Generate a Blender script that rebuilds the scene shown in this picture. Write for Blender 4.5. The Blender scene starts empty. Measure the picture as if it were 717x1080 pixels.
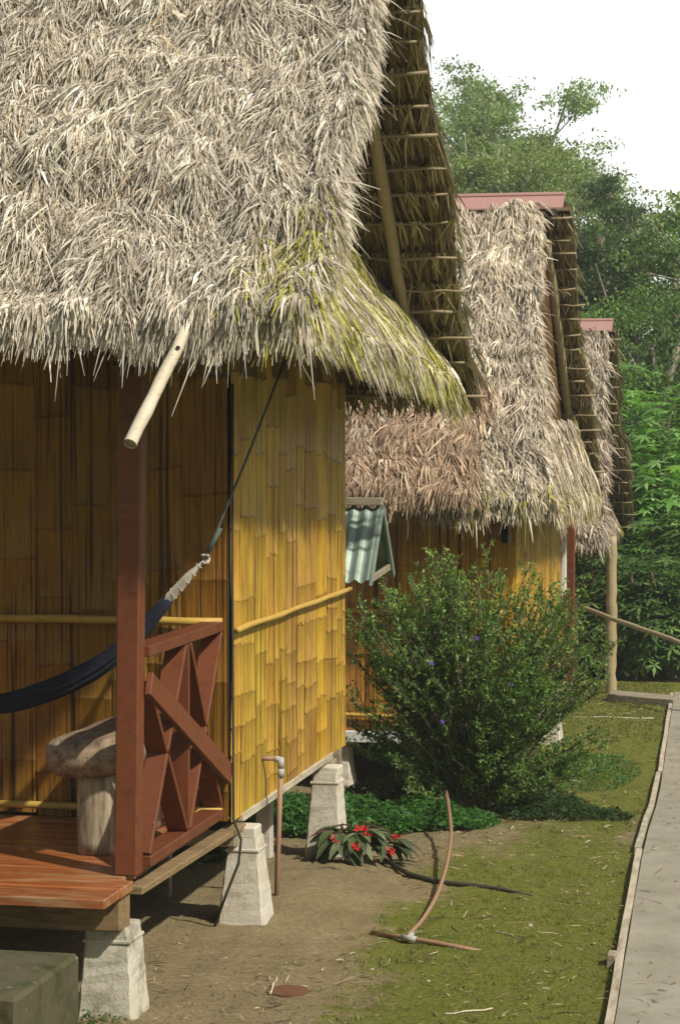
import bpy, math, random
import numpy as np
from mathutils import Vector, Matrix

# ------------------------------------------------------------------ camera
SC = bpy.context.scene
COL = SC.collection
R = math.radians
CAMZ, YAW, PITCH, FPX = 2.31, R(11.58), R(-2.147), 2400.0
cd = bpy.data.cameras.new('camera'); cam = bpy.data.objects.new('camera', cd); COL.objects.link(cam)
cam.location = (0, 0, CAMZ); cam.rotation_euler = (R(90) + PITCH, 0, YAW)
cd.sensor_fit = 'VERTICAL'; cd.sensor_height = 36; cd.lens = 36 * FPX / 1080; cd.clip_end = 2000
SC.camera = cam
# ------------------------------------------------------------------ sky and sun
sun_dir = Vector((0.85, -0.50, 1.0)).normalized()
elev = math.asin(sun_dir.z)
w = bpy.data.worlds.new('World'); SC.world = w; w.use_nodes = True
nt = w.node_tree; nt.nodes.clear()
sky = nt.nodes.new('ShaderNodeTexSky'); sky.sky_type = 'NISHITA'; sky.sun_disc = False
sky.sun_elevation = elev; sky.sun_rotation = math.atan2(sun_dir.x, sun_dir.y)
sky.dust_density = 4; sky.air_density = 1.0
mx = nt.nodes.new('ShaderNodeMixRGB'); mx.inputs[0].default_value = 0.72
tcw = nt.nodes.new('ShaderNodeTexCoord'); sxyz = nt.nodes.new('ShaderNodeSeparateXYZ'); crw = nt.nodes.new('ShaderNodeValToRGB')
nt.links.new(tcw.outputs['Generated'], sxyz.inputs[0]); nt.links.new(sxyz.outputs[2], crw.inputs[0])
e_ = crw.color_ramp.elements                              # milky haze: bright near the horizon, thinner overhead
e_[0].position = .16; e_[0].color = (15.5, 15.7, 15.2, 1); e_[1].position = .55; e_[1].color = (2.8, 3.0, 3.2, 1)
nt.links.new(crw.outputs[0], mx.inputs[2])
bg = nt.nodes.new('ShaderNodeBackground'); bg.inputs[1].default_value = 0.095
wo = nt.nodes.new('ShaderNodeOutputWorld')
nt.links.new(sky.outputs[0], mx.inputs[1]); nt.links.new(mx.outputs[0], bg.inputs[0]); nt.links.new(bg.outputs[0], wo.inputs[0])
sd = bpy.data.lights.new('sun', 'SUN'); sd.energy = 4.4; sd.angle = R(1.2); sd.color = (1.0, 0.93, 0.80)
sun = bpy.data.objects.new('sun', sd); COL.objects.link(sun)
sun.rotation_euler = sun_dir.to_track_quat('Z', 'Y').to_euler(); sun.location = (5, -5, 20)
SC.view_settings.view_transform = 'Standard'; SC.view_settings.look = 'None'
SC.view_settings.exposure = 0.24; SC.view_settings.gamma = 1
# ------------------------------------------------------------------ helpers
rng = np.random.default_rng(7); random.seed(7)
FW = np.array([-math.sin(YAW), math.cos(YAW)]); RT = np.array([math.cos(YAW), math.sin(YAW)])
def xy(px, d):
    """ground position lying d metres ahead of the camera in the direction of picture column px"""
    p = FW * d + RT * ((px - 358.5) / FPX * d); return float(p[0]), float(p[1])
def zz(py, d): return CAMZ - (py - 450) / FPX * d
def tag(o, label=None, cat=None, group=None, kind=None):
    if label: o['label'] = label
    if cat: o['category'] = cat
    if group: o['group'] = group
    if kind: o['kind'] = kind
    return o
def thing(name, loc, label, cat, group=None):
    o = bpy.data.objects.new(name, None); COL.objects.link(o); o.location = loc
    o.empty_display_size = .2
    tag(o, label, cat, group); return o
def npmesh(name, V, F, mat, parent=None, smooth=False, attrs=None):
    """V (n,3) world coordinates, F (m,k) faces of constant size, or a list of faces"""
    me = bpy.data.meshes.new(name)
    V = np.asarray(V, dtype=np.float32)
    if isinstance(F, np.ndarray):
        k = F.shape[1]
        me.vertices.add(len(V)); me.vertices.foreach_set('co', V.ravel())
        me.loops.add(F.size); me.loops.foreach_set('vertex_index', F.astype(np.int32).ravel())
        me.polygons.add(len(F)); me.polygons.foreach_set('loop_start', np.arange(0, F.size, k, dtype=np.int32))
        me.polygons.foreach_set('loop_total', np.full(len(F), k, dtype=np.int32))
        me.update(calc_edges=True)
    else:
        me.from_pydata([tuple(map(float, v)) for v in V], [], F); me.update()
    for an, arr in (attrs or {}).items():
        arr = np.asarray(arr, dtype=np.float32)
        if arr.ndim == 2:
            a = me.attributes.new(an, 'FLOAT_COLOR', 'POINT')
            c = np.ones((len(V), 4), dtype=np.float32); c[:, :3] = arr; a.data.foreach_set('color', c.ravel())
        else:
            a = me.attributes.new(an, 'FLOAT', 'POINT'); a.data.foreach_set('value', arr)
    if smooth: me.polygons.foreach_set('use_smooth', np.ones(len(me.polygons), dtype=bool))
    me.materials.append(mat)
    o = bpy.data.objects.new(name, me); COL.objects.link(o)
    if parent is not None:
        o.parent = parent
        # parents are unrotated and unscaled: keep world coordinates
        off = Vector((0, 0, 0)); p = parent
        while p: off += p.location; p = p.parent
        o.location = -off
    return o
class MB:
    """collects boxes, bars, tubes into one mesh"""
    def __init__(s): s.v = []; s.f = []; s.c = []
    def add(s, vs, fs, c=0.5):
        n = len(s.v); s.v += [tuple(v) for v in vs]; s.f += [tuple(i + n for i in f) for f in fs]; s.c += [c] * len(vs)
    def hexa(s, p, bev=0.0, c=None):
        """8 corners: bottom 4 ccw, top 4 ccw"""
        if c is None: c = random.random()
        p = [Vector(q) for q in p]
        if bev <= 0:
            s.add(p, [(0,3,2,1),(4,5,6,7),(0,1,5,4),(1,2,6,5),(2,3,7,6),(3,0,4,7)], c); return
        cen = sum(p, Vector()) / 8
        fs = [(0,3,2,1),(4,5,6,7),(0,1,5,4),(1,2,6,5),(2,3,7,6),(3,0,4,7)]
        vs = []; idx = {}
        for fi, f in enumerate(fs):
            for j, vi in enumerate(f):
                a = p[f[j-1]] - p[vi]; b = p[f[(j+1) % 4]] - p[vi]
                q = p[vi] + a.normalized() * min(bev, a.length*.4) + b.normalized() * min(bev, b.length*.4)
                idx[(fi, vi)] = len(vs); vs.append(q)
        out = [tuple(idx[(fi, vi)] for vi in f) for fi, f in enumerate(fs)]
        edges = {}
        for fi, f in enumerate(fs):
            for j in range(4):
                a, b = f[j], f[(j+1) % 4]; edges.setdefault(frozenset((a, b)), []).append((fi, a, b))
        for e in edges.values():
            (f1, a, b), (f2, _, _) = e
            out.append((idx[(f1, b)], idx[(f1, a)], idx[(f2, a)], idx[(f2, b)]))
        for vi in range(8):
            fl = [fi for fi, f in enumerate(fs) if vi in f]
            q = [idx[(fi, vi)] for fi in fl]
            n = (vs[q[1]] - vs[q[0]]).cross(vs[q[2]] - vs[q[0]])
            if n.dot(p[vi] - cen) < 0: q = q[::-1]
            out.append(tuple(q))
        s.add(vs, out, c)
    def box(s, x0, x1, y0, y1, z0, z1, bev=0.0, c=None):
        s.hexa([(x0,y0,z0),(x1,y0,z0),(x1,y1,z0),(x0,y1,z0),(x0,y0,z1),(x1,y0,z1),(x1,y1,z1),(x0,y1,z1)], bev, c)
    def bar(s, a, b, wv, tv, bev=0.0, c=None):
        """plank from a to b; wv, tv = half width and half thickness vectors"""
        a, b, wv, tv = map(Vector, (a, b, wv, tv))
        s.hexa([a-wv-tv, a+wv-tv, a+wv+tv, a-wv+tv, b-wv-tv, b+wv-tv, b+wv+tv, b-wv+tv], bev, c)
    def tube(s, pts, rad, n=8, c=None, cap=True):
        if c is None: c = random.random()
        pts = [Vector(p) for p in pts]
        if not hasattr(rad, '__len__'): rad = [rad] * len(pts)
        vs = []; fs = []; up = None
        for i, p in enumerate(pts):
            d = (pts[min(i+1, len(pts)-1)] - pts[max(i-1, 0)]).normalized()
            if up is None: up = d.orthogonal().normalized()
            up = (up - d * up.dot(d)).normalized(); sd_ = d.cross(up)
            for k in range(n):
                a = 2 * math.pi * k / n
                vs.append(p + (up * math.cos(a) + sd_ * math.sin(a)) * rad[i])
        for i in range(len(pts) - 1):
            for k in range(n):
                fs.append((i*n+k, i*n+(k+1) % n, (i+1)*n+(k+1) % n, (i+1)*n+k))
        if cap: fs.append(tuple(range(n))[::-1]); fs.append(tuple(range((len(pts)-1)*n, len(pts)*n)))
        s.add(vs, fs, c)
    def build(s, name, mat, parent=None, smooth=False):
        return npmesh(name, np.array([tuple(v) for v in s.v]), s.f, mat, parent, smooth, {'rnd': np.array(s.c)})
_ph = np.random.default_rng(3).uniform(0, 6.28, (12, 3)); _dr = np.random.default_rng(4).normal(size=(12, 3))
def vnoise(x, y, z=0, sc=1.0, k=0):
    """smooth pseudo-noise about -1..1"""
    s = 0
    for i in range(6):
        d = _dr[(i + k) % 12]; p = _ph[(i + 2*k) % 12]
        s = s + np.sin(sc * (d[0]*x + d[1]*y + d[2]*z) * (1 + .35*i) + p[0]) * np.cos(sc * (d[1]*x - d[0]*y + d[2]*z)*(.8 + .3*i) + p[1])
    return s / 3.0
# ------------------------------------------------------------------ materials
class NT:
    def __init__(s, name):
        s.m = bpy.data.materials.new(name); s.m.use_nodes = True; s.t = s.m.node_tree; s.t.nodes.clear()
        s.out = s.n('ShaderNodeOutputMaterial'); s.b = s.n('ShaderNodeBsdfPrincipled')
        s.t.links.new(s.b.outputs[0], s.out.inputs[0]); s.tc = None
        s.b.inputs['Specular IOR Level'].default_value = .25
    def n(s, k, **kw):
        nd = s.t.nodes.new(k)
        for a, v in kw.items(): setattr(nd, a, v)
        return nd
    def set(s, sock, v):
        if hasattr(v, 'is_linked'): s.t.links.new(v, sock)
        elif hasattr(v, '__len__') and len(v) == 3 and sock.type == 'RGBA': sock.default_value = (*v, 1)
        else: sock.default_value = v
    def coord(s, scale=(1, 1, 1), kind='Object'):
        tc = s.n('ShaderNodeTexCoord') if not s.tc else s.tc; s.tc = tc
        mp = s.n('ShaderNodeMapping'); mp.inputs['Scale'].default_value = scale
        s.t.links.new(tc.outputs[kind], mp.inputs[0]); return mp.outputs[0]
    def noise(s, scale=5, detail=4, rough=.6, st=(1, 1, 1), dist=0):
        nd = s.n('ShaderNodeTexNoise'); nd.inputs['Scale'].default_value = scale; nd.inputs['Detail'].default_value = detail
        nd.inputs['Roughness'].default_value = rough; nd.inputs['Distortion'].default_value = dist
        s.t.links.new(s.coord(st), nd.inputs['Vector']); return nd.outputs['Fac']
    def ramp(s, f, *stops):
        r = s.n('ShaderNodeValToRGB'); s.t.links.new(f, r.inputs[0]); e = r.color_ramp.elements
        while len(e) < len(stops): e.new(.5)
        for q, (p, c) in zip(e, stops):
            q.position = p; q.color = (*c, 1) if hasattr(c, '__len__') else (c, c, c, 1)
        return r.outputs[0]
    def mix(s, f, a, b, mode='MIX'):
        m = s.n('ShaderNodeMixRGB', blend_type=mode); s.set(m.inputs[0], f); s.set(m.inputs[1], a); s.set(m.inputs[2], b)
        return m.outputs[0]
    def math(s, op, a, b=0.0):
        m = s.n('ShaderNodeMath', operation=op); s.set(m.inputs[0], a); s.set(m.inputs[1], b); return m.outputs[0]
    def attr(s, name, fac=False):
        a = s.n('ShaderNodeAttribute', attribute_name=name); return a.outputs['Fac'] if fac else a.outputs['Color']
    def bump(s, h, strength=.3, dist=.01):
        b = s.n('ShaderNodeBump'); b.inputs['Strength'].default_value = strength; b.inputs['Distance'].default_value = dist
        s.t.links.new(h, b.inputs['Height']); s.t.links.new(b.outputs[0], s.b.inputs['Normal'])
    def fin(s, color, rough=.8, spec=.25):
        s.set(s.b.inputs['Base Color'], color); s.set(s.b.inputs['Roughness'], rough)
        s.b.inputs['Specular IOR Level'].default_value = spec
        return s.m
def leaf_mat(name, transl=.35, rough=.55, spec=.3, var=.35, tint=(1, 1, 1)):
    t = NT(name); c = t.attr('Col')
    nz = t.ramp(t.noise(9, 3), (.25, 1 - var), (.75, 1 + var))
    c2 = t.mix(1, c, nz, 'MULTIPLY'); t.fin(c2, rough, spec)
    tr = t.n('ShaderNodeBsdfTranslucent'); t.set(tr.inputs[0], t.mix(1, c2, (1.1, 1.25, .55), 'MULTIPLY'))
    ms = t.n('ShaderNodeMixShader'); ms.inputs[0].default_value = transl
    t.t.links.new(t.b.outputs[0], ms.inputs[1]); t.t.links.new(tr.outputs[0], ms.inputs[2]); t.t.links.new(ms.outputs[0], t.out.inputs[0])
    return t.m
M = {}
M['leaf'] = leaf_mat('leaf', .45); M['dleaf'] = leaf_mat('glossy_leaf', .25, .4, .5)
M['straw'] = leaf_mat('straw', .12, .75, .2, .22)
def mk_thatch_base():
    t = NT('thatch_base'); n = t.noise(30, 6, .7, (1, 1, 1))
    c = t.ramp(n, (.3, (.05, .038, .022)), (.7, (.16, .125, .075))); t.bump(n, .8, .03); return t.fin(c, .9, .1)
M['thatch_base'] = mk_thatch_base()
def mk_bamboo(name, tint):
    t = NT(name)
    col = t.attr('Col'); node = t.attr('node', True)
    st = t.noise(1, 5, .65, (150, 150, 4)); st2 = t.noise(1, 4, .6, (45, 45, 1.6)); bl = t.noise(2.6, 6, .7)
    c = t.mix(1, col, t.ramp(st, (.28, .68), (.5, 1.0), (.8, 1.2)), 'MULTIPLY')
    c = t.mix(t.ramp(st2, (.54, 0.), (.74, .42)), c, t.mix(1, c, (.42, .30, .22), 'MULTIPLY'))
    c = t.mix(t.ramp(bl, (.42, 0.), (.70, .75)), c, t.mix(1, c, (.62, .46, .34), 'MULTIPLY'))
    c = t.mix(t.ramp(t.noise(1, 5, .7, (18, 18, 7)), (.60, 0.), (.68, .5)), c, t.mix(1, c, (.45, .36, .30), 'MULTIPLY'))
    fib = t.noise(1, 3, .7, (95, 95, 1.0)); fmask = t.noise(1, 3, .6, (11, 11, 2))
    c = t.mix(t.math('MULTIPLY', t.ramp(fib, (.53, 0.), (.62, 1.)), t.ramp(fmask, (.34, .25), (.58, 1.))), c, t.mix(1, c, (.20, .15, .12), 'MULTIPLY'))
    fib2 = t.noise(1, 2, .5, (34, 34, .45)); c = t.mix(t.ramp(fib2, (.60, 0.), (.64, .85)), c, t.mix(1, c, (.15, .11, .09), 'MULTIPLY'))
    c = t.mix(t.math('MULTIPLY', node, .7), c, t.mix(1, c, (.30, .25, .25), 'MULTIPLY')); c = t.mix(1, c, tint, 'MULTIPLY')
    t.bump(t.math('ADD', st, t.math('MULTIPLY', fib, .8)), .45, .005)
    return t.fin(c, t.ramp(st, (.3, .55), (.7, .38)), .4)
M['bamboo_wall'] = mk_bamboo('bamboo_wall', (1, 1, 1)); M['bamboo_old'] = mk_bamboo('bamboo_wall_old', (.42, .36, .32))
def mk_pole(name, a, b, d):
    t = NT(name); n = t.noise(1, 5, .65, (14, 14, 60)); n2 = t.noise(7, 5, .7)
    c = t.mix(n2, a, b); c = t.mix(t.ramp(n, (.55, 0.), (.72, .6)), c, d); t.bump(n, .3, .004); return t.fin(c, .55, .35)
M['bamboo_pole'] = mk_pole('bamboo_pole', (.42, .34, .20), (.24, .19, .10), (.10, .08, .05))
M['bleached'] = mk_pole('bleached_bamboo', (.66, .60, .46), (.40, .34, .24), (.12, .09, .05))
M['batten'] = mk_pole('split_palm', (.30, .24, .14), (.20, .15, .08), (.08, .06, .03))
M['batten_gold'] = mk_pole('golden_bamboo', (.52, .34, .07), (.38, .24, .05), (.22, .12, .04))
def mk_paint(name, a, b, worn, wf=.6, rough=.5):
    t = NT(name); r = t.attr('rnd', True); n = t.noise(5, 6, .7); g = t.noise(1, 6, .7, (8, 60, 60)); s = t.noise(90, 3, .7)
    c = t.mix(n, a, b); c = t.mix(t.math('MULTIPLY', r, .35), c, t.mix(1, c, (.6, .55, .5), 'MULTIPLY'))
    c = t.mix(t.ramp(t.math('MULTIPLY', t.math('ADD', g, t.noise(3, 5)), .5), (wf - .03, 0.), (wf + .06, .8)), c, worn)
    c = t.mix(t.ramp(s, (.66, 0.), (.72, .8)), c, worn); c = t.mix(t.ramp(t.noise(16, 7, .75), (.50, 0.), (.66, .65)), c, t.mix(1, c, (.45, .5, .5), 'MULTIPLY'))
    t.bump(g, .25, .003); return t.fin(c, rough, .4)
M['redpaint'] = mk_paint('red_paint', (.190, .055, .019), (.115, .033, .013), (.27, .13, .065), .61, .5)
def mk_deck():
    t = NT('deck_planks'); r = t.attr('rnd', True); n = t.noise(1, 6, .7, (2.2, 26, 26)); l = t.noise(1, 5, .65, (1.4, 9, 9))
    c = t.ramp(n, (.25, (.13, .038, .013)), (.5, (.28, .083, .024)), (.75, (.44, .18, .06)))
    c = t.mix(t.ramp(l, (.50, 0.), (.64, .8)), c, (.34, .24, .12))
    c = t.mix(t.ramp(t.noise(7, 5, .7), (.58, 0.), (.75, .7)), c, (.10, .035, .015))
    c = t.mix(t.math('MULTIPLY', r, .4), c, t.mix(1, c, (.55, .5, .5), 'MULTIPLY'))
    t.bump(n, .4, .004); return t.fin(c, t.ramp(l, (.4, .22), (.65, .6)), .5)
M['deck'] = mk_deck()
def mk_wood(name, a, b, d, st=(6, 60, 60)):
    t = NT(name); n = t.noise(1, 6, .7, st); l = t.noise(4, 5, .65)
    c = t.ramp(n, (.3, d), (.5, b), (.72, a)); c = t.mix(t.ramp(l, (.5, 0.), (.72, .6)), c, t.mix(1, c, (.5, .52, .40), 'MULTIPLY'))
    t.bump(n, .5, .006); return t.fin(c, .8, .2)
M['greywood'] = mk_wood('weathered_wood', (.40, .35, .26), (.27, .23, .16), (.10, .08, .05))
M['paleboard'] = mk_wood('pale_board', (.55, .50, .40), (.42, .37, .28), (.20, .17, .12), (20, 3, 20))
M['edgewood'] = mk_wood('mossy_plank_edge', (.32, .23, .12), (.22, .15, .075), (.09, .07, .04))
M['log'] = mk_wood('log_wood', (.36, .27, .19), (.23, .165, .11), (.07, .05, .035), (30, 6, 30))
M['logleg'] = mk_wood('log_leg_wood', (.42, .36, .27), (.28, .22, .15), (.08, .055, .035), (40, 40, 5))
def mk_concrete(name, base, dirt, lich, amt=.5):
    t = NT(name); n = t.noise(14, 8, .72); l = t.noise(6, 6, .7); f = t.noise(60, 4, .7)
    geo = t.n('ShaderNodeNewGeometry'); sp = t.n('ShaderNodeSeparateXYZ'); t.t.links.new(geo.outputs['Position'], sp.inputs[0])
    c = t.mix(n, base, tuple(q * .78 for q in base))
    c = t.mix(t.ramp(l, (.56 - .1*amt, 0.), (.66, amt)), c, dirt)
    c = t.mix(t.ramp(t.noise(11, 6, .75), (.60, 0.), (.66, amt * .8)), c, lich)
    c = t.mix(t.ramp(f, (.66, 0.), (.74, .35)), c, tuple(q * .35 for q in base))
    c = t.mix(t.ramp(t.noise(1, 7, .75, (9, 9, 3)), (.54, 0.), (.64, .55 * amt + .15)), c, t.mix(1, c, (.62, .52, .38), 'MULTIPLY')); t.bump(t.math('ADD', n, t.math('MULTIPLY', f, .4)), .7, .010); return t.fin(c, .9, .15)
M['pier'] = mk_concrete('pier_concrete', (.60, .56, .47), (.34, .27, .17), (.36, .22, .10), .55)
M['pier_lichen'] = mk_concrete('pier_lichen_concrete', (.58, .55, .45), (.17, .15, .10), (.33, .16, .06), .85)
M['step'] = mk_concrete('step_concrete', (.105, .092, .055), (.035, .05, .015), (.30, .28, .19), .8)
def mk_path():
    t = NT('path_concrete'); n = t.noise(3, 8, .65); f = t.noise(120, 4, .8); l = t.noise(1, 6, .7, (3, .7, 1))
    c = t.ramp(n, (.3, (.235, .215, .170)), (.7, (.335, .312, .255)))
    c = t.mix(t.ramp(l, (.5, 0.), (.7, .45)), c, (.20, .18, .125))
    c = t.mix(t.ramp(f, (.56, 0.), (.70, .55)), c, (.10, .09, .06)); c = t.mix(t.ramp(t.noise(7, 8, .8), (.52, 0.), (.66, .5)), c, (.16, .15, .085))
    t.bump(f, .35, .004); return t.fin(c, .9, .15)
M['path'] = mk_path()
def mk_ground():
    t = NT('ground_soil'); m = t.attr('moss', True)
    n = t.noise(2.2, 8, .7); f = t.noise(38, 8, .8); g = t.noise(9, 7, .75)
    soil = t.ramp(f, (.25, (.12, .092, .045)), (.5, (.24, .19, .105)), (.78, (.36, .295, .18)))
    soil = t.mix(t.ramp(n, (.4, 0.), (.7, .55)), soil, t.mix(1, soil, (.62, .60, .52), 'MULTIPLY'))
    moss = t.ramp(f, (.25, (.055, .068, .012)), (.55, (.145, .165, .026)), (.8, (.25, .265, .06)))
    moss = t.mix(t.ramp(g, (.45, 0.), (.7, .6)), moss, (.15, .125, .055))
    fac = t.ramp(t.math('ADD', m, t.math('MULTIPLY', t.math('SUBTRACT', t.math('ADD', g, t.noise(26, 5, .7)), 1.0), .9)), (.38, 0.), (.62, 1.))
    c = t.mix(fac, soil, moss)
    t.bump(t.math('ADD', f, g), .7, .02); return t.fin(c, .95, .12)
M['ground'] = mk_ground()
def simple(name, a, b=None, rough=.6, spec=.3, sc=12, metal=0):
    t = NT(name); n = t.noise(sc, 5, .7); c = t.mix(n, a, b or tuple(q * .6 for q in a)); t.b.inputs['Metallic'].default_value = metal
    t.bump(n, .15, .003); return t.fin(c, rough, spec)
M['pvc'] = simple('terracotta_pvc', (.34, .20, .125), (.24, .145, .095), .5)
M['pvcgrey'] = simple('grey_fitting', (.42, .42, .40), (.28, .28, .26), .5)
M['black'] = simple('black_rubber', (.035, .038, .030), (.06, .055, .04), .6)
M['rope'] = simple('green_rope', (.10, .13, .12), (.05, .065, .06), .8, sc=60)
M['cord'] = simple('pale_cord', (.52, .48, .40), (.30, .28, .24), .85, sc=80)
def mk_cloth():
    t = NT('navy_cloth'); n = t.noise(1, 5, .7, (8, 90, 90)); c = t.ramp(n, (.3, (.007, .009, .017)), (.7, (.020, .024, .042)))
    t.bump(n, .5, .006); return t.fin(c, .85, .2)
M['navy'] = mk_cloth()
def mk_tin():
    t = NT('galvanised_tin'); n = t.noise(6, 6, .7); s = t.noise(1, 5, .7, (60, 60, 4))
    c = t.ramp(n, (.3, (.15, .21, .17)), (.7, (.29, .36, .30))); c = t.mix(t.ramp(s, (.55, 0.), (.7, .5)), c, (.12, .13, .10))
    t.b.inputs['Metallic'].default_value = .35; return t.fin(c, .5, .4)
M['tin'] = mk_tin()
M['tin_red'] = simple('red_roof_tin', (.42, .23, .20), (.30, .18, .16), .45, .4, 5)
M['bark'] = mk_wood('bark', (.26, .22, .16), (.16, .13, .09), (.05, .04, .025), (20, 20, 4))
M['palebark'] = mk_wood('pale_bark', (.42, .40, .33), (.30, .27, .21), (.13, .11, .08), (20, 20, 4))
M['dark'] = simple('dark_interior', (.03, .022, .014), (.02, .015, .01), .9)
M['rust'] = simple('rusty_clay', (.16, .07, .035), (.10, .05, .028), .8)
M['stone'] = simple('stone', (.40, .37, .30), (.22, .20, .16), .9)
M['white'] = simple('white_paint', (.66, .66, .62), (.5, .5, .46), .6)
# ------------------------------------------------------------------ ground
PY = [-40, -10, 0, 6, 8.5, 10, 12.5, 16, 23, 26, 40, 120, 900]
PZ = [1.5, .9, .5, .1, .0, .04, .02, -.33, -.34, -.5, -.8, -1.2, -3]
SY = np.concatenate([np.arange(-40, 40, .25), [60, 120, 900]])
SZ = np.interp(SY, PY, PZ)
for _ in range(30): SZ[1:-4] = (SZ[:-5] + 2 * SZ[1:-4] + SZ[2:-3]) / 4
PATHX = lambda y: -.345 - .0411 * np.asarray(y, dtype=float) + .00002 * np.asarray(y, dtype=float) ** 2
def gz(x, y):
    return np.interp(y, SY, SZ)
def mossf(x, y):
    """0 bare soil, 1 moss"""
    d = PATHX(y) - x                         # metres left of the path
    m = 1.08 + .0 * x
    m = m - 1.0 * np.exp(-((x + 2.35) / .62) ** 2) * np.clip((14.5 - y) / 1.5, 0, 1) * np.clip((y - 6) / 2, 0, 1)                 # worn earth along the cabin
    m = m - .95 * np.clip((-2.2 - x) / .2, 0, 1) * np.clip((y - 7.5) / .8, 0, 1) * (x > -6.6)
    m = m - .40 * np.exp(-((y - 13.6) / 1.3) ** 2) * (x > -2.3)               # dark leaf soil by the bush
    m = m - .30 * np.exp(-((d - .05) / .12) ** 2)
    m = m - .38 * np.exp(-(((x + 1.9) / .5) ** 2 + ((y - 18.6) / 2.0) ** 2))
    m = m + .26 * vnoise(x, y, 0, 2.2, 1) + .16 * vnoise(x, y, 0, 6, 3)
    m = np.where(y > 24, .7, m)
    return np.clip(m, 0, 1)
def make_ground():
    xs = np.concatenate([[-900, -300, -120, -60, -40, -25, -15, -10, -8], np.arange(-6, 1.5, .045), [1.5, 2, 3, 5, 8, 15, 30, 60, 200, 900]])
    ys = np.concatenate([[-200, -60, -20, -5, 0, 3, 5, 6], np.arange(6.5, 24, .05), [24, 25, 27, 30, 34, 40, 50, 70, 100, 150, 300, 900]])
    X, Y = np.meshgrid(xs, ys); Z = gz(X, Y)
    near = (X > -6) & (X < 1.4) & (Y > 6.5) & (Y < 24)
    bump = .014 * vnoise(X, Y, 0, 3, 2) + .007 * vnoise(X, Y, 0, 11, 5) + .003 * vnoise(X, Y, 0, 40, 4)
    d = X - PATHX(Y)
    bump = bump * np.clip(-d / .2, 0, 1)                                          # level where the path lies
    mound = .07 * np.exp(-(((X + 2.5) / .5) ** 2 + ((Y - 10.6) / .9) ** 2))
    Z = Z + np.where(near, bump + mound, 0)
    n, m = X.shape; idx = np.arange(n * m).reshape(n, m)
    F = np.stack([idx[:-1, :-1], idx[:-1, 1:], idx[1:, 1:], idx[1:, :-1]], -1).reshape(-1, 4)
    o = npmesh('ground', np.stack([X, Y, Z], -1).reshape(-1, 3), F, M['ground'], None, True, {'moss': mossf(X, Y).ravel()})
    tag(o, 'bare brown earth with patches of yellow green moss', 'ground', kind='structure')
make_ground()
def make_path():
    ys = np.concatenate([np.arange(-4, 23.0, .25)])
    pl = [PATHX(y) + .001 * math.sin(y * 5.1) for y in ys]; vs = []; fs = []
    for i, y in enumerate(ys):
        z = gz(0, y); x0 = pl[i]; x1 = x0 + 1.35
        vs += [(x0, y, z - .12), (x0, y, z + .030), (x1, y, z + .030), (x1, y, z - .12)]
        if i:
            a = (i - 1) * 4
            for k in range(3): fs.append((a + k, a + 4 + k, a + 5 + k, a + 1 + k))
    o = npmesh('path', vs, fs, M['path']); tag(o, 'long grey concrete footpath along the cabins', 'path', kind='structure')
    t = thing('path_edging', (PATHX(10), 10, 0), 'pale weathered timber edging along the left side of the concrete path', 'edging')
    for (a, b, dx) in ((5.5, 12.3, .0), (12.35, 17.2, .012), (17.25, 22.6, .0)):
        m = MB(); yy = np.linspace(a, b, 14)
        for i in range(13):
            p = [PATHX(yy[i]) - .022 - dx + .002*math.sin(yy[i]*3), PATHX(yy[i+1]) - .022 - dx + .002*math.sin(yy[i+1]*3)]
            z = [gz(0, yy[i]), gz(0, yy[i+1])]
            m.hexa([(p[0]-.016, yy[i], z[0]-.1), (p[0]+.016, yy[i], z[0]-.1), (p[1]+.016, yy[i+1], z[1]-.1), (p[1]-.016, yy[i+1], z[1]-.1),
                    (p[0]-.016, yy[i], z[0]+.038), (p[0]+.016, yy[i], z[0]+.038), (p[1]+.016, yy[i+1], z[1]+.038), (p[1]-.016, yy[i+1], z[1]+.038)], 0, .5)
        m.build('board', M['paleboard'], t)
    m = MB(); x = PATHX(9.6) - .065; m.bar((x, 9.6, -.08), (x + .01, 9.6, .085), (.018, 0, 0), (0, .045, 0), .004); m.build('stake', M['greywood'], t)
make_path()
# ------------------------------------------------------------------ strips (thatch leaves, straw)
def strips(P0, D, N, L, W, lift, droop, col, seg=3, twist=.6, curl=None):
    n = len(P0); L = np.asarray(L)[:, None]; W = np.asarray(W)[:, None]; lift = np.asarray(lift)[:, None]; droop = np.asarray(droop)[:, None]
    S = np.cross(D, N); S /= np.linalg.norm(S, axis=1)[:, None] + 1e-9
    tw = rng.normal(0, twist * .7, (n, 1)); Wv = S * np.cos(tw) + N * np.sin(tw)
    prof = {2: [.7, 1, .3], 3: [.6, 1, .85, .22]}[seg]
    bend = rng.normal(0, .09, (n, 1)) * L
    V = np.zeros((n, seg + 1, 2, 3))
    for k in range(seg + 1):
        s = k / seg
        c = P0 + D * L * s + N * lift * math.sin(s * 2.2) + np.array([0, 0, -1.]) * droop * L * s * s + S * bend * s * s
        V[:, k, 0] = c - Wv * W * prof[k] * .5; V[:, k, 1] = c + Wv * W * prof[k] * .5
    b = np.arange(n)[:, None, None] * (seg + 1) * 2; k = np.arange(seg)[None, :, None] * 2
    F = (b + k + np.array([0, 1, 3, 2])[None, None, :]).reshape(-1, 4)
    C = np.repeat(col, (seg + 1) * 2, axis=0)
    return V.reshape(-1, 3), F, C
class SB:
    def __init__(s): s.V = []; s.F = []; s.C = []; s.n = 0
    def add(s, V, F, C): s.V.append(V); s.F.append(F + s.n); s.C.append(C); s.n += len(V)
    def build(s, name, mat, parent):
        return npmesh(name, np.concatenate(s.V), np.concatenate(s.F), mat, parent, False, {'Col': np.concatenate(s.C)})
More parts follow.
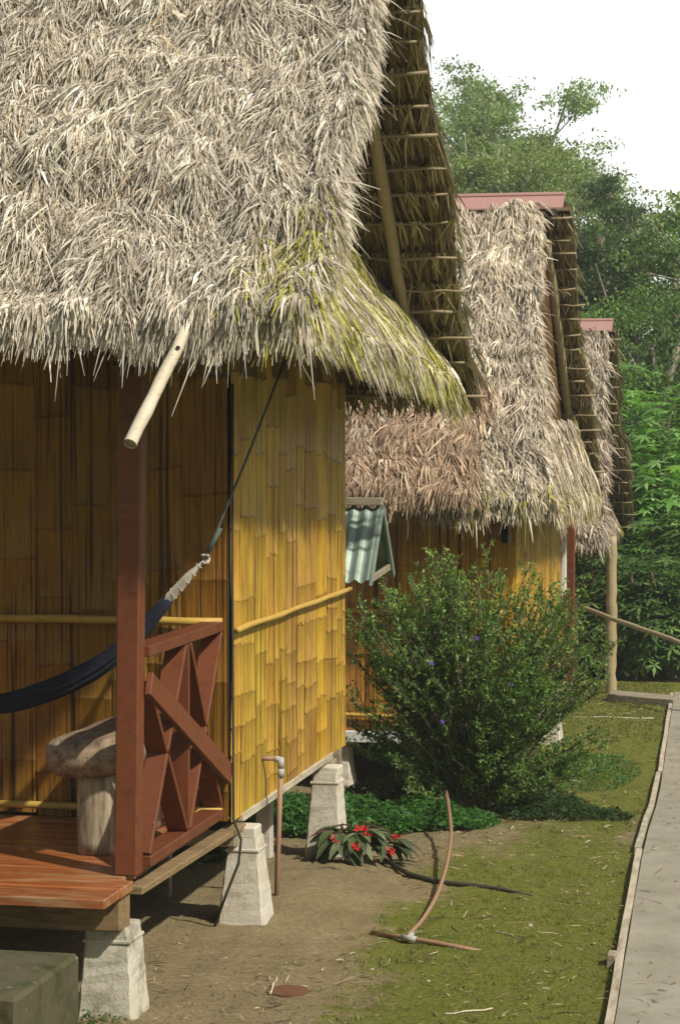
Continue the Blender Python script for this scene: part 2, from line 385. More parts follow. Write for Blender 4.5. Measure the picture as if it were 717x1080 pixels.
def pal(n, cols, wts=None, jit=.12):
    cols = np.array(cols); i = rng.choice(len(cols), n, p=None if wts is None else np.array(wts) / sum(wts))
    c = cols[i] * (1 + rng.normal(0, jit, (n, 1))); return np.clip(c, .005, .95)
GREY = [(.60, .54, .455), (.49, .43, .35), (.37, .315, .245), (.20, .155, .11), (.69, .64, .555)]
GREYW = [.34, .30, .17, .09, .10]
BROWN = [(.42, .30, .21), (.31, .215, .14), (.21, .14, .09), (.50, .39, .28), (.60, .50, .36)]
BROWNW = [.32, .32, .2, .13, .03]
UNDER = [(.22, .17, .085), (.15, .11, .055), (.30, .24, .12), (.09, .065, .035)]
MOSS = [(.36, .35, .045), (.27, .27, .04), (.46, .43, .10), (.42, .37, .22)]
def surf_pts(u, v, f):
    """positions, downslope and normal of the bilinear patch f(u,v): u along, v from top (0) to eave (1)"""
    e = .01; p = f(u, v); pu = f(u + e, v) - p; pv = f(u, v + e) - p; surf_pts.vl = np.linalg.norm(pv, axis=1) / e
    N = np.cross(pu, pv); N /= np.linalg.norm(N, axis=1)[:, None]; N *= np.sign(N[:, 2:3])
    D = pv / np.linalg.norm(pv, axis=1)[:, None]; S = pu / np.linalg.norm(pu, axis=1)[:, None]
    return p, D, S, N
def thatch_layer(sb, f, n, ulen, vlen, Lr, Wr, cols, wts, moss=None, lump=.04, ang=.3, u01=(0, 1), v01=(0, 1), thick=.06, loose=1.0, bunch=.6, fan=.30):
    nb = int(n * bunch / 22); n1 = n - nb * 22
    u = rng.uniform(*u01, n1); v = rng.uniform(*v01, n1); fa = rng.normal(0, .26, n1) * loose * np.where(rng.uniform(0, 1, n1) < .12, 2.2, 1); bz = rng.uniform(0, 1, n1); bt = np.ones(n1)
    bu = np.repeat(rng.uniform(*u01, nb), 22); bv = np.repeat(rng.uniform(*v01, nb), 22)
    k = rng.uniform(-1, 1, nb * 22); ba = np.repeat(rng.normal(0, .28, nb), 22) * loose
    u = np.concatenate([u, bu + k * .045 / ulen]); v = np.concatenate([v, bv + rng.uniform(-.02, .02, nb * 22) / vlen])
    fa = np.concatenate([fa, k * fan + ba + rng.normal(0, .07, nb * 22)]); bz = np.concatenate([bz, np.repeat(rng.uniform(.4, 1.25, nb), 22)])
    bt = np.concatenate([bt, np.repeat(rng.lognormal(0, .22, nb), 22)])
    u = np.clip(u, u01[0], u01[1]); v = np.clip(v, v01[0], 1)
    p, D, S, N = surf_pts(u, v, f)
    vlo = np.minimum(surf_pts.vl, vlen)
    lf = vnoise(p[:, 0] * 1.3, v * vlen * 2.0, p[:, 1] * .3, 1.6, 1)
    a = fa + lf * ang
    Dn = D * np.cos(a)[:, None] + S * np.sin(a)[:, None]
    L = rng.uniform(*Lr, len(u)) * (1 + .35 * rng.normal(size=len(u)).clip(-1, 2)); W = rng.uniform(*Wr, len(u)) * rng.lognormal(0, .3, len(u))
    L = np.minimum(L, (1 - v) * vlo + np.abs(rng.normal(0, .030, len(u))) * np.where(rng.uniform(0, 1, len(u)) < .03, 2.2, 1) * (1 + .5 * vnoise(p[:, 0] * 5, p[:, 1] * 5, 0, 1.7, 3)).clip(.3, 2) + .01)
    h = lump * vnoise(p[:, 0] * 4, v * vlen * 4, p[:, 1], 1.3, 4) + lump * .7 * vnoise(p[:, 0] * 9, v * vlen * 7, 0, 1.6, 7)
    p = p + N * (thick * bz + h)[:, None]
    over = np.clip((L - (1 - v) * vlo) / np.maximum(L, .01), 0, 1)
    col = pal(len(u), cols, wts) * bt[:, None] * (1 + .12 * vnoise(p[:, 0], v * vlen, 0, 3.1, 6))[:, None]
    if moss is not None:
        mm = moss(p) > rng.uniform(0, 1, len(u)); col[mm] = pal(mm.sum(), MOSS, [.3, .25, .2, .25])
    sb.add(*strips(p, Dn, N, L, W, rng.uniform(.0, .03, len(u)) * loose, .12 + over * .7, np.clip(col, .01, .9)))
def slab(name, f, mat, parent, nu=40, nv=30, th=.10, lump=.02):
    U, V = np.meshgrid(np.linspace(0, 1, nu), np.linspace(0, 1, nv)); u = U.ravel(); v = V.ravel()
    p, D, S, N = surf_pts(u.clip(0, .985), v.clip(0, .985), f); p = f(u, v)
    top = p + N * (.0 + lump * vnoise(p[:, 0] * 3, p[:, 2] * 3, 0, 2)[:, None]); bot = p - N * th
    idx = np.arange(nu * nv).reshape(nv, nu); q = lambda I: np.stack([I[:-1, :-1], I[:-1, 1:], I[1:, 1:], I[1:, :-1]], -1).reshape(-1, 4)
    k = nu * nv; F = [q(idx), q(idx + k)[:, ::-1]]
    for e in (idx[0], idx[-1], idx[:, 0], idx[:, -1]):
        F.append(np.stack([e[:-1], e[1:], e[1:] + k, e[:-1] + k], -1))
    return npmesh(name, np.concatenate([top, bot]), np.concatenate(F), mat, parent, True)
# ------------------------------------------------------------------ bamboo walls
def bamboo_wall(name, parent, p0, p1, z0, z1, out, mat, seed=1, tone=(.60, .36, .045), top=None, gap=(.26, .42), low=None, pw=(.15, .30)):
    """wall of flattened bamboo from p0 to p1 (xy), facing 'out' (xy); top(s) gives the upper edge at fraction s"""
    r = np.random.default_rng(seed); p0 = np.array(p0, float); p1 = np.array(p1, float); o = np.array([*out, 0.])
    Ln = np.linalg.norm(p1 - p0); d = np.array([*(p1 - p0) / Ln, 0.])
    V = []; F = []; C = []; Nd = []; s = 0.0; base = np.array([*p0, 0.])
    while s < Ln - .01:
        wp = min(r.uniform(*pw), Ln - s); ns = max(2, int(wp / .026)); off = r.uniform(-.0015, .002)
        pc = np.array(tone) * r.uniform(.78, 1.15) * np.array([1, r.uniform(.88, 1.06), r.uniform(.7, 1.5)])
        zs = []; z = z0 + r.uniform(.04, .3)
        while z < z1: zs.append(z); z += r.uniform(.12, .24) if (low and z < low) else r.uniform(*gap)
        tilt = r.normal(0, .015); jn = r.normal(0, .0035, 40); grp = max(2, ns // 3); zb = z0 - r.uniform(0, .018)
        for k in range(ns):
            a = s + wp * k / ns; b = s + wp * (k + 1) / ns - .0003; o2 = off + r.uniform(-.0003, .0003) - (.0005 if k in (0, ns - 1) else 0); gd = -.0018 if r.random() < .06 else 0
            zt = top((a + b) / 2 / Ln) if top else z1
            c = pc * r.uniform(.95, 1.05); rows = [(zb, 0, 0)]
            for q in zs:
                q = q + tilt * (k / ns - .5) + r.normal(0, .0010) + jn[(k // grp * 7 + int(q * 10)) % 40]
                if q < zt - .03 and q > zb + .03: rows += [(q - .009, 0, .0), (q - .003, .0035, .8 if r.random() < .88 else .3), (q + .003, .0015, .35), (q + .011, 0, .0)]
            rows.append((zt, 0, 0)); n0 = len(V)
            bend = r.normal(0, .002)
            for j, (zq, e, nd) in enumerate(rows):
                wob = .0025 * math.sin(zq * 6 + k * .12 + s * 9)
                for m, (t_, dep) in enumerate(((a, gd if k else -.0016), (a + .0022, 0), (b - .0022, 0), (b, 0 if k < ns - 1 else -.0016))):
                    V.append(base + d * t_ + o * (o2 + dep + e + wob) + np.array([0, 0, zq])); C.append(c); Nd.append(nd)
            for j in range(len(rows) - 1):
                for m in range(3):
                    q = n0 + j * 4 + m; F.append((q, q + 1, q + 5, q + 4))
        s += wp
    n0 = len(V)                                       # solid backing board
    for (t_, e) in ((0, -.012), (Ln, -.012), (Ln, -.05), (0, -.05)):
        for zq in (z0 + .005, None):
            zq2 = (top(t_ / Ln) if top else z1) - .005 if zq is None else zq
            V.append(base + d * t_ + o * e + np.array([0, 0, zq2])); C.append(np.array(tone) * .12); Nd.append(.6)
    for k in range(4):
        a = n0 + 2 * k; b = n0 + 2 * ((k + 1) % 4); F.append((a, b, b + 1, a + 1))
    F.append((n0, n0 + 2, n0 + 4, n0 + 6)); F.append((n0 + 1, n0 + 3, n0 + 5, n0 + 7))
    return npmesh(name, np.array(V), np.array(F), mat, parent, False, {'Col': np.array(C), 'node': np.array(Nd)})
def crooked(a, b, r0, n=14, wob=.008, node=.0, seed=0, rt=None):
    """points and radii of a slightly crooked pole"""
    rr = random.Random(seed); a = Vector(a); b = Vector(b); P = []; Rr = []
    for i in range(n + 1):
        t = i / n; P.append(a.lerp(b, t) + Vector((rr.gauss(0, wob), rr.gauss(0, wob), rr.gauss(0, wob))) * (1 if 0 < i < n else .3))
        Rr.append((r0 + ((rt or r0) - r0) * t) * (1 + rr.gauss(0, .03) + (node if i % 3 == 1 else 0)))
    return P, Rr
# ------------------------------------------------------------------ roofs
def roof(parent, pre, yr, zr, yf, zf, yb, zb, xL, xRf, xRb, dense, cols, wts, nf, nb_, uw, ridge_x, moss=None, skirt=None, ntier=15, strand=(.012, .024), sl=(.10, .30), seedk=0, capx=None):
    """yr,zr ridge; yf,zf front eave; yb,zb back eave (underside); xRf,xRb(v) right verge"""
    def ff(u, v):
        xr = xRf(v); x = xL + (xr - xL) * u
        sag = -.05 * np.sin(np.pi * np.clip(v, 0, 1))
        return np.stack([x, yr + (yf - yr) * v, zr + (zf - zr) * v + sag + .012 * np.sin(x * 5 + v * 3)], -1)
    def fb(u, v):
        xr = xRb(v); x = xL + (xr - xL) * u
        return np.stack([x, yr + (yb - yr) * v, (zr - .02) + (zb - (zr - .02)) * v + .0 * x], -1)
    vf = math.hypot(yr - yf, zr - zf); vb = math.hypot(yb - yr, zr - zb); ul = abs(xRf(np.array([.5]))[0] - xL)
    f2 = lambda u, v: ff(u, v) - np.array([0, -.05, .05])
    slab('front_thatch_bed', f2, M['thatch_base'], parent, th=.05)
    sb = SB(); ud = max(0, 1 - dense / ul)
    thatch_layer(sb, ff, nf, dense, vf, sl, strand, cols, wts, moss, .055, .13, (ud, 1), (0, 1), .07)
    thatch_layer(sb, ff, nf // 9, dense, vf, (.08, .20), (strand[0] * .5, strand[1] * .6), cols, wts, moss, .055, .2, (ud, 1), (0, .97), .09, 1.5)
    if ud > 0: thatch_layer(sb, ff, nf // 5, ul, vf, (.25, .45), (.03, .05), cols, wts, None, .05, .3, (0, ud), (0, 1), .06)
    # broad pale leaf scraps and a few loose stalks
    thatch_layer(sb, ff, nf // 260, dense, vf, (.03, .10), (strand[1] * 1.3, strand[1] * 2.6), [(.66, .61, .52), (.58, .52, .43), (.48, .41, .32)], [.4, .3, .3], None, .05, .2, (ud, 1), (0, .97), .09, 1.0, 0, .3)
    thatch_layer(sb, ff, nf // 1500, dense, vf, (.25, .5), (strand[0], strand[0] * 1.6), [(.50, .38, .22), (.36, .26, .15)], [.5, .5], None, .05, .9, (ud, ud + (1 - ud) * .8), (0, .85), .15, 3, 0, .3)
    # eave fringe
    thatch_layer(sb, ff, nf // 7, dense, vf, (.10, .30), strand, cols, wts, moss, .03, .25, (ud, 1), (.955, 1), .03, .8)
    # verge fringe, leaves leaning outwards past the right edge
    nv = nf // 14; v = rng.uniform(0, 1, nv); u = np.full(nv, 1.0) - rng.uniform(0, .10, nv) / ul
    p, D, S, N = surf_pts(u, v, ff); a = rng.normal(.12, .22, nv)
    Dn = D * np.cos(a)[:, None] + S * np.sin(a)[:, None]; col = pal(nv, cols, wts)
    if moss is not None:
        mm = moss(p) > rng.uniform(0, 1, nv); col[mm] = pal(mm.sum(), MOSS)
    L = np.minimum(rng.uniform(.05, .16, nv), (1 - v) * vf + .05)
    sb.add(*strips(p - N * rng.uniform(-.05, .08, nv)[:, None], Dn, N, L, rng.uniform(*strand, nv) * .8, rng.uniform(0, .02, nv), np.full(nv, .35), col))
    tag(sb.build('front_thatch', M['straw'], parent), None)
    # back slope: bed, outer leaves, underside leaves in tiers tied over battens
    up = .09
    f3 = lambda u, v: fb(u, v) + np.array([0, up * .7, up * .72]); slab('back_thatch_bed', f3, M['thatch_base'], parent, th=.06)
    sb = SB()
    f4 = lambda u, v: fb(u, v) + np.array([0, .10, .10])
    thatch_layer(sb, f4, nb_, uw, vb, (.08, .18), (strand[0] * 1.2, strand[1] * 1.3), cols, wts, None, .02, .12, (1 - uw / ul, 1), (0, 1), .03, .6, .2)
    nv = nb_ // 3; v = rng.uniform(0, 1, nv); u = 1.0 - rng.uniform(.01, .06, nv) / ul
    p, D, S, N = surf_pts(u, v, fb); a = rng.normal(.03, .14, nv); Dn = D * np.cos(a)[:, None] + S * np.sin(a)[:, None]
    sb.add(*strips(p + N * rng.uniform(.0, .13, nv)[:, None], Dn, N, rng.uniform(.05, .15, nv), rng.uniform(*strand, nv) * .7, rng.uniform(-.01, .01, nv), np.full(nv, .15), pal(nv, [(.30, .25, .16), (.2, .155, .09), (.40, .35, .25)])))
    sb.build('back_thatch', M['straw'], parent)
    sb = SB()
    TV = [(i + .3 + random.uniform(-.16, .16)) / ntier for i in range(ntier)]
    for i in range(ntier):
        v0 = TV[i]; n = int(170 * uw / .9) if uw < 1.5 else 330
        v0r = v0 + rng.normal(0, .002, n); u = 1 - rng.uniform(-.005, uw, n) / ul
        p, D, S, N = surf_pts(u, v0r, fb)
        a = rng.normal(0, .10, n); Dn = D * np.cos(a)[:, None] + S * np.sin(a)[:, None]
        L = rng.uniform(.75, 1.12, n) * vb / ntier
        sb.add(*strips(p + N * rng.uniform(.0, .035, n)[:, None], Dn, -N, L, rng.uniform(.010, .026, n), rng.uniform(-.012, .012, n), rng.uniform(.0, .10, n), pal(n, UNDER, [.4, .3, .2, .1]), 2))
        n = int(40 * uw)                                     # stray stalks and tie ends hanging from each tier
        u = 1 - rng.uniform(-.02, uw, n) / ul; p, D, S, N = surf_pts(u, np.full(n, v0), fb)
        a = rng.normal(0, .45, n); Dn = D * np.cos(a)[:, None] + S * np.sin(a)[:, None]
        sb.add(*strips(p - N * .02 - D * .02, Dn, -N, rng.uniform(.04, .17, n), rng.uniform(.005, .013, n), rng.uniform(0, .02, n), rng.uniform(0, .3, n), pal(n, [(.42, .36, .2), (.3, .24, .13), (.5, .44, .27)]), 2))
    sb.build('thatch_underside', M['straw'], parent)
    for i in range(ntier):
        v0 = np.array([TV[i]]); m = MB(); ex = random.choice([-.02, 0, .02, .07])
        a = fb(np.array([1 - uw / ul]), v0)[0]; b = fb(np.array([1. + ex / ul]), v0)[0]; off = Vector((0, -.02, -.022))
        P, Rr = crooked(Vector(a) + off, Vector(b) + off + Vector((0, 0, random.uniform(-.02, .02))), random.uniform(.006, .011), 10, .0045, 0, i + seedk); m.tube(P, Rr, 6); m.build('batten', M['batten'], parent, True)
    # tin ridge cap
    m = MB(); c0 = capx or ridge_x
    for k, (dy, dz) in enumerate(((-1, -1), (1, -1))):
        for j in range(3):
            y0 = yr + dy * (.005 + j * .05); y1 = yr + dy * (.05 + j * .05); z0 = zr + .13 - j * .036; z1 = z0 - .040
            m.hexa([(xL + .1, y0, z0 - .012), (c0, y0, z0 - .012), (c0, y1, z1 - .012), (xL + .1, y1, z1 - .012), (xL + .1, y0, z0), (c0, y0, z0), (c0, y1, z1), (xL + .1, y1, z1)] if dy > 0 else
                   [(xL + .1, y1, z1 - .012), (c0, y1, z1 - .012), (c0, y0, z0 - .012), (xL + .1, y0, z0 - .012), (xL + .1, y1, z1), (c0, y1, z1), (c0, y0, z0), (xL + .1, y0, z0)], 0, .5)
    m.tube([(xL + .1, yr, zr + .128), (c0 + .002, yr, zr + .128)], .022, 8, .5); m.build('ridge_cap', M['tin_red'], parent)
    # gable skirt
    if skirt:
        (xt, zt, xb, zbf, zbb, ys0, ys1, ns) = skirt
        def fs(u, v):
            y = ys0 + (ys1 - ys0) * u
            zfp = zf + (zr - zf) * (y - yf) / (yr - yf) - .06; zbp = (zr - .02) + (zb - (zr - .02)) * (y - yr) / (yb - yr) - .02
            zbo = zbf + (zbb - zbf) * u
            ztop = np.maximum(np.minimum(np.minimum(zt, zfp), zbp), zbo + .04)
            k = (ztop - zbo) / (zt - zbo); xtop = xb + (xt - xb) * k
            x = xtop + (xb - xtop) * v; z = ztop + (zbo - ztop) * v - .025 * np.sin(np.pi * np.clip(v, 0, 1)) * k
            return np.stack([x, y, z], -1)
        slab('skirt_thatch_bed', lambda u, v: fs(u, v) - np.array([.03, 0, .04]), M['thatch_base'], parent, th=.05, lump=.005)
        sb = SB(); vl = math.hypot(xb - xt, zt - zbf)
        thatch_layer(sb, fs, ns, ys1 - ys0, vl, (.10, .34), strand, cols, wts, moss, .03, .20, (0, 1), (0, 1), .07)
        thatch_layer(sb, fs, ns // 3, ys1 - ys0, vl, (.08, .26), strand, cols, wts, moss, .02, .20, (0, 1), (.85, 1), .02)
        n = ns // 8; v = rng.uniform(0, 1, n); p, D, S, N = surf_pts(np.full(n, .99), v, fs)
        sb.add(*strips(p + N * rng.uniform(0, .09, n)[:, None], D * .9 + S * .3, N, np.minimum(rng.uniform(.08, .2, n), .1 + (1 - v) * vl), rng.uniform(*strand, n), np.full(n, .01), np.full(n, .3), pal(n, MOSS + GREY[:2])))
        sb.build('skirt_thatch', M['straw'], parent)
    return ff, fb
def pier(parent, x, y, zb, zt, rb, rt, mat, label=None, ring=True):
    m = MB(); q = lambda r, z, ox=0: [(x - r + ox, y - r, z), (x + r + ox, y - r, z), (x + r + ox, y + r, z), (x - r + ox, y + r, z)]
    # tapered body with worn corners: octagonal section rings
    rings = []; n = 14
    for i in range(n + 1):
        t = i / n; r = rb + (rt - rb) * t ** .92; z = zb - .08 + (zt - zb + .08) * t
        cut = r * .10 + .0012 * math.sin(i * 2.3 + x * 9); ring_ = []
        for (sx, sy) in ((-1, -1), (1, -1), (1, 1), (-1, 1)):
            a = (x + sx * r, y + sy * (r - cut)); b = (x + sx * (r - cut), y + sy * r)
            pr = (b, a) if sx * sy < 0 else (a, b)
            if (sx, sy) in ((1, -1), (-1, 1)): pr = (b, a)
            else: pr = (a, b)
            for c in pr: ring_.append((c[0] + random.gauss(0, .0015), c[1] + random.gauss(0, .0015), z + random.gauss(0, .001)))
        rings.append(ring_)
    vs = [p for rg in rings for p in rg]; fs = []
    for i in range(n):
        for k in range(8): fs.append((i*8+k, i*8+(k+1) % 8, (i+1)*8+(k+1) % 8, (i+1)*8+k))
    fs.append(tuple(range(8))[::-1]); fs.append(tuple(range(n*8, n*8+8)))
    m.add(vs, fs, .5); o = m.build('pier', mat, parent)
    if label: o['label'] = label
    if ring:
        zc = zt - .055; rc = rt + (rb - rt) * .055 / (zt - zb) + .005; m = MB(); m.box(x - rc, x + rc, y - rc, y + rc, zc - .007, zc + .007, .003, .5); m.build('collar', mat, o)
    return o
# ================================================================== CABIN 1
c1 = thing('bamboo_cabin', (-4.4, 10.3, 0), 'nearest and largest bamboo cabin, with grey mossy thatch, red porch post and white piers', 'cabin', 'thatched bamboo cabins on piers')
FX, FZ = -2.5, .55
def moss1(p):
    x, y, z = p.T
    a = .9 * np.exp(-((x + 1.88) / .15) ** 2) * np.clip((3.30 - z) / .45, 0, 1) * (y < 9.0)            # lower right corner of the front slope
    on = (z < 2.46 + .95 * (y - 8.16)) & (x > -2.5) & (z < 3.45)
    b = np.where(on, .5 + .35 * np.exp(-((y - 9.4) / .5) ** 2), 0)
    b = b + np.where(on, .7 * np.clip((y - 10.6) / 1.2, 0, 1), 0)
    n = .5 + .5 * vnoise(x * 3, z * 3, y * 1.5, 1.5, 2)
    return np.clip(a * .8 * (n + .2) + b * (.3 + .6 * n), 0, .9)
ffr, fbk = roof(c1, 'a', 10.4, 4.80, 8.16, 2.68, 12.75, 2.44, -7.2,
     lambda v: -1.86 + .09 * np.asarray(v) + .02 * np.sin(np.asarray(v) * 17), lambda v: -1.84 + .02 * np.sin(np.asarray(v) * 14),
     2.7, GREY, GREYW, 380000, 5000, 1.2, -1.75, moss1, (-2.48, 3.26, -1.96, 2.74, 2.50, 8.30, 12.42, 60000), 17, strand=(.0035, .0095), sl=(.04, .13))
w1 = bamboo_wall('side_wall', c1, (FX, 9.80), (FX, 12.36), .555, 2.72, (1, 0), M['bamboo_wall'], 11, (.62, .40, .055), low=1.38)
m = MB(); P_, R_ = crooked((FX + .025, 9.80, 1.405), (FX + .025, 12.375, 1.41), .014, 12, .002, .14, 3); m.tube(P_, R_, 8); m.build('batten', M['batten_gold'], w1, True)
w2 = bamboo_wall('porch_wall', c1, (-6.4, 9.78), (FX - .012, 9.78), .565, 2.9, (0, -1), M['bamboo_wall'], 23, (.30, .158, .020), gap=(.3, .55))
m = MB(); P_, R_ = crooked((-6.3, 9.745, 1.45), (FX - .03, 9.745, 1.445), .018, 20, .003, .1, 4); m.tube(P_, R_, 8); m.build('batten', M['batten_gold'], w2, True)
m = MB(); P_, R_ = crooked((-6.3, 9.74, .60), (FX - .03, 9.74, .60), .016, 20, .003, .1, 5); m.tube(P_, R_, 8); m.build('batten', M['batten_gold'], w2, True)
bamboo_wall('back_wall', c1, (FX - .012, 12.35), (-6.4, 12.35), .565, 2.70, (0, 1), M['bamboo_wall'], 33)
bamboo_wall('side_wall', c1, (-6.4, 12.35), (-6.4, 9.8), .565, 2.70, (-1, 0), M['bamboo_wall'], 34)
gy = lambda s: float(np.interp(8.2 + s * 4.4, [8.1, 10.4, 12.75], [2.45, 4.62, 2.38]))
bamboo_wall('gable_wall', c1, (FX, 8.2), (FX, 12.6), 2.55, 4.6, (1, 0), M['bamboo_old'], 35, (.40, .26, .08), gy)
m = MB(); m.box(-6.4, FX - .06, 9.84, 12.12, .50, .56); m.build('floor', M['dark'], c1)
# deck: planks along x
dk = MB(); y = 8.06
for i, wd in enumerate((.20, .17, .20, .18, .21, .19, .20, .22, .20)):
    y1 = min(y + wd - .004, 9.77)
    if y1 - y < .03: break
    xr = -2.545 if i < 2 else -2.60
    dk.box(-6.4, xr + random.uniform(-.004, .004), y, y1, .512, .549 + random.uniform(-.002, .002), .004, random.random()); y += wd
dk.build('deck', M['deck'], c1)
m = MB(); m.bar((-2.555, 8.47, .500), (-2.515, 9.98, .500), (.036, 0, 0), (0, 0, .014), .004, .3); m.build('edge_board', M['edgewood'], c1)
m = MB(); m.box(-6.4, -2.56, 8.30, 8.44, .375, .508, .006, .4); m.build('floor_beam', M['edgewood'], c1)
m = MB(); m.box(-6.4, -2.50, 9.86, 9.98, .42, .508, .006, .4); m.build('floor_beam', M['greywood'], c1)
m = MB(); m.box(-6.4, -2.50, 12.0, 12.12, .42, .50, .006, .4); m.build('floor_beam', M['greywood'], c1)
m = MB(); m.box(-2.57, -2.492, 9.99, 11.98, .515, .553, .004, .4); m.build('floor_beam', M['paleboard'], c1)
post = MB(); post.hexa([(-2.648, 8.51, .549), (-2.556, 8.51, .549), (-2.556, 8.60, .549), (-2.648, 8.60, .549), (-2.618, 8.51, 2.85), (-2.526, 8.51, 2.85), (-2.526, 8.60, 2.85), (-2.618, 8.60, 2.85)], .006, .2)
post.build('porch_post', M['redpaint'], c1)
m = MB(); m.box(-6.4, -2.46, 8.515, 8.595, 2.62, 2.74, .004, .3); m.build('eave_beam', M['redpaint'], c1)
m = MB(); m.bar((-2.60, 9.86, 2.50), (-2.60, 12.3, 2.50), (.03, 0, 0), (0, 0, .045), .004); m.build('eave_beam', M['greywood'], c1)
# railing
rl = thing('railing', (-2.56, 9.2, 0), None, None); rl.parent = c1; rl.location = Vector((-2.56, 9.2, 0)) - c1.location
RX = -2.575
def rb(name, a, b, hw, ht):
    m = MB(); d = (Vector(b) - Vector(a)).normalized()
    if hw is None: wv, tv = ht
    else:
        wv = Vector((hw, 0, 0)); tv = d.cross(Vector((1, 0, 0))).normalized() * ht
    m.bar(a, b, wv, tv, .003); return m.build(name, M['redpaint'], rl)
rb('top_rail', (RX, 8.61, 1.425), (RX, 9.772, 1.425), .048, .022)
rb('bottom_rail', (RX, 8.61, .590), (RX, 9.772, .590), .048, .022)
yA, yM, yB, zA, zB_ = 8.62, 9.20, 9.755, .618, 1.400
for (a, b, dx) in (((yA, zA), (yM - .03, zB_), 0), ((yM + .035, zB_), (yB, zA), .0), ((yA, zB_ - .1), (yM - .02, zA), .0), ((yM + .02, zA), (yB, zB_), .0)):
    rb('slat', (RX + dx, a[0], a[1]), (RX + dx, b[0], b[1]), .045, .011)
rb('slat', (RX, yM, zA), (RX, yM, zB_), .045, .011)
rb('diagonal_brace', (-2.530, 8.60, 1.300), (-2.505, 9.775, .765), None, ((.013, 0, 0), (0, .020, .042)))
# gable rafter and protruding rafter end
m = MB(); P_, R_ = crooked((-2.15, 10.55, 4.60), (-2.15, 12.62, 2.52), .033, 16, .002, .035, 9); m.tube(P_, R_, 12); m.build('gable_rafter', M['bamboo_pole'], c1, True)
m = MB(); P_, R_ = crooked((-2.18, 8.36, 2.93), (-2.325, 7.68, 2.25), .019, 12, .0012, .06, 10, .025)
m.tube(P_, R_, 12, .5, cap=False); m.tube([P_[-1] + (P_[-2]-P_[-1]).normalized()*.012, P_[-1] + (P_[-2]-P_[-1]).normalized()*.010], .024, 12)
rf_ = m.build('rafter_end', M['bleached'], c1, True); rf_['label'] = 'bleached bamboo rafter end sticking out below the thatch'
m = MB(); m.tube([P_[6] + Vector((.012, -.026, .006)), P_[6] + Vector((.013, -.030, .008))], .008, 8); m.build('knot_hole', M['dark'], rf_)
# piers
pier(c1, -2.635, 8.46, .0, .375, .125, .086, M['pier_lichen'], 'front pier blotched with brown lichen')
pier(c1, -2.485, 10.0, .05, .45, .122, .066, M['pier'])
pier(c1, -2.50, 11.86, .04, .47, .108, .068, M['pier'])
for (x, y) in ((-3.45, 12.0), (-3.5, 10.0), (-4.5, 8.46), (-4.5, 10.0), (-4.5, 12.0), (-6.2, 8.46), (-6.2, 12.0)): pier(c1, x, y, .0, .42, .11, .07, M['pier'])
m = MB(); m.box(-3.02, -2.96, 10.4, 10.45, -.02, .5, .003); m.build('prop_stake', M['greywood'], c1)
m = MB(); m.box(-2.86, -2.78, 11.72, 11.80, -.02, .48, .003); m.build('prop_stake', M['pier'], c1)
# pale block caps on piers and rough rim under the side wall
for y_ in (10.0, 11.86):
    m = MB(); m.box(-2.545, -2.425, y_ - .06, y_ + .06, .445, .50, .008); m.build('pier_cap', M['pier'], c1)
# green cable down the corner
cb = MB(); cb.tube([(-2.486, 9.77, 2.5), (-2.488, 9.77, 1.6), (-2.486, 9.77, .9), (-2.486, 9.775, .56), (-2.455, 9.79, .47), (-2.47, 9.80, .36), (-2.53, 9.82, .22), (-2.60, 9.84, .04)], .0065, 6)
tag(cb.build('cable', M['black'], None, True), 'thin dark cable running down the corner of the nearest cabin', 'cable')
# ================================================================== CABIN 2
c2 = thing('bamboo_cabin', (-4, 17.7, -.3), 'middle bamboo cabin behind the bush, with brown new thatch below its grey roof', 'cabin', 'thatched bamboo cabins on piers')
roof(c2, 'b', 17.7, 3.98, 15.55, 1.75, 19.95, 1.62, -6.6,
     lambda v: -2.06 + .36 * np.asarray(v) ** 1.3 + .02 * np.sin(np.asarray(v) * 13), lambda v: -1.83 + .06 * np.asarray(v) + .02 * np.sin(np.asarray(v) * 9 + 1),
     1.9, [(.60, .52, .42), (.50, .42, .33), (.38, .31, .23), (.22, .17, .12), (.72, .65, .54)], GREYW, 110000, 3000, .9, -1.85,
     lambda p: np.clip(.22 * (p[:, 2] < 1.95) + 0 * p[:, 0], 0, 1), (-1.98, 2.35, -1.76, 1.76, 1.66, 15.65, 19.0, 14000), 19, strand=(.006, .013), sl=(.05, .13), seedk=50)
# brown re-thatched lower tier
def fbr(u, v):
    x = -6.2 + (-2.27 + 6.2) * u + .03 * np.sin(v * 9); return np.stack([x, 16.35 + (15.40 - 16.35) * v, 2.60 + (1.80 - 2.60) * v - .03 * np.sin(np.pi * np.clip(v, 0, 1))], -1)
slab('patch_bed', fbr, M['thatch_base'], c2, th=.04)
sb = SB(); thatch_layer(sb, fbr, 36000, 1.9, 1.3, (.07, .20), (.005, .012), BROWN, BROWNW, None, .04, .13, (.55, 1), (0, 1), .07)
thatch_layer(sb, fbr, 9000, 1.9, 1.3, (.10, .24), (.005, .012), BROWN, BROWNW, None, .03, .13, (.55, 1), (.88, 1), .04)
thatch_layer(sb, fbr, 3000, 2, 1.3, (.2, .4), (.03, .05), BROWN, BROWNW, None, .03, .25, (0, .55), (0, 1), .05)
o = sb.build('thatch_patch', M['straw'], c2); o['label'] = 'newer brown thatch along the lower roof'
w3 = bamboo_wall('near_wall', c2, (-5.6, 15.92), (-2.0, 15.92), .14, 1.98, (0, -1), M['bamboo_wall'], 41, (.54, .29, .04), gap=(.3, .5))
m = MB(); P_, R_ = crooked((-5.5, 15.885, 1.0), (-2.03, 15.885, 1.0), .016, 20, .003, .1, 14); m.tube(P_, R_, 8); m.build('batten', M['batten_gold'], w3, True)
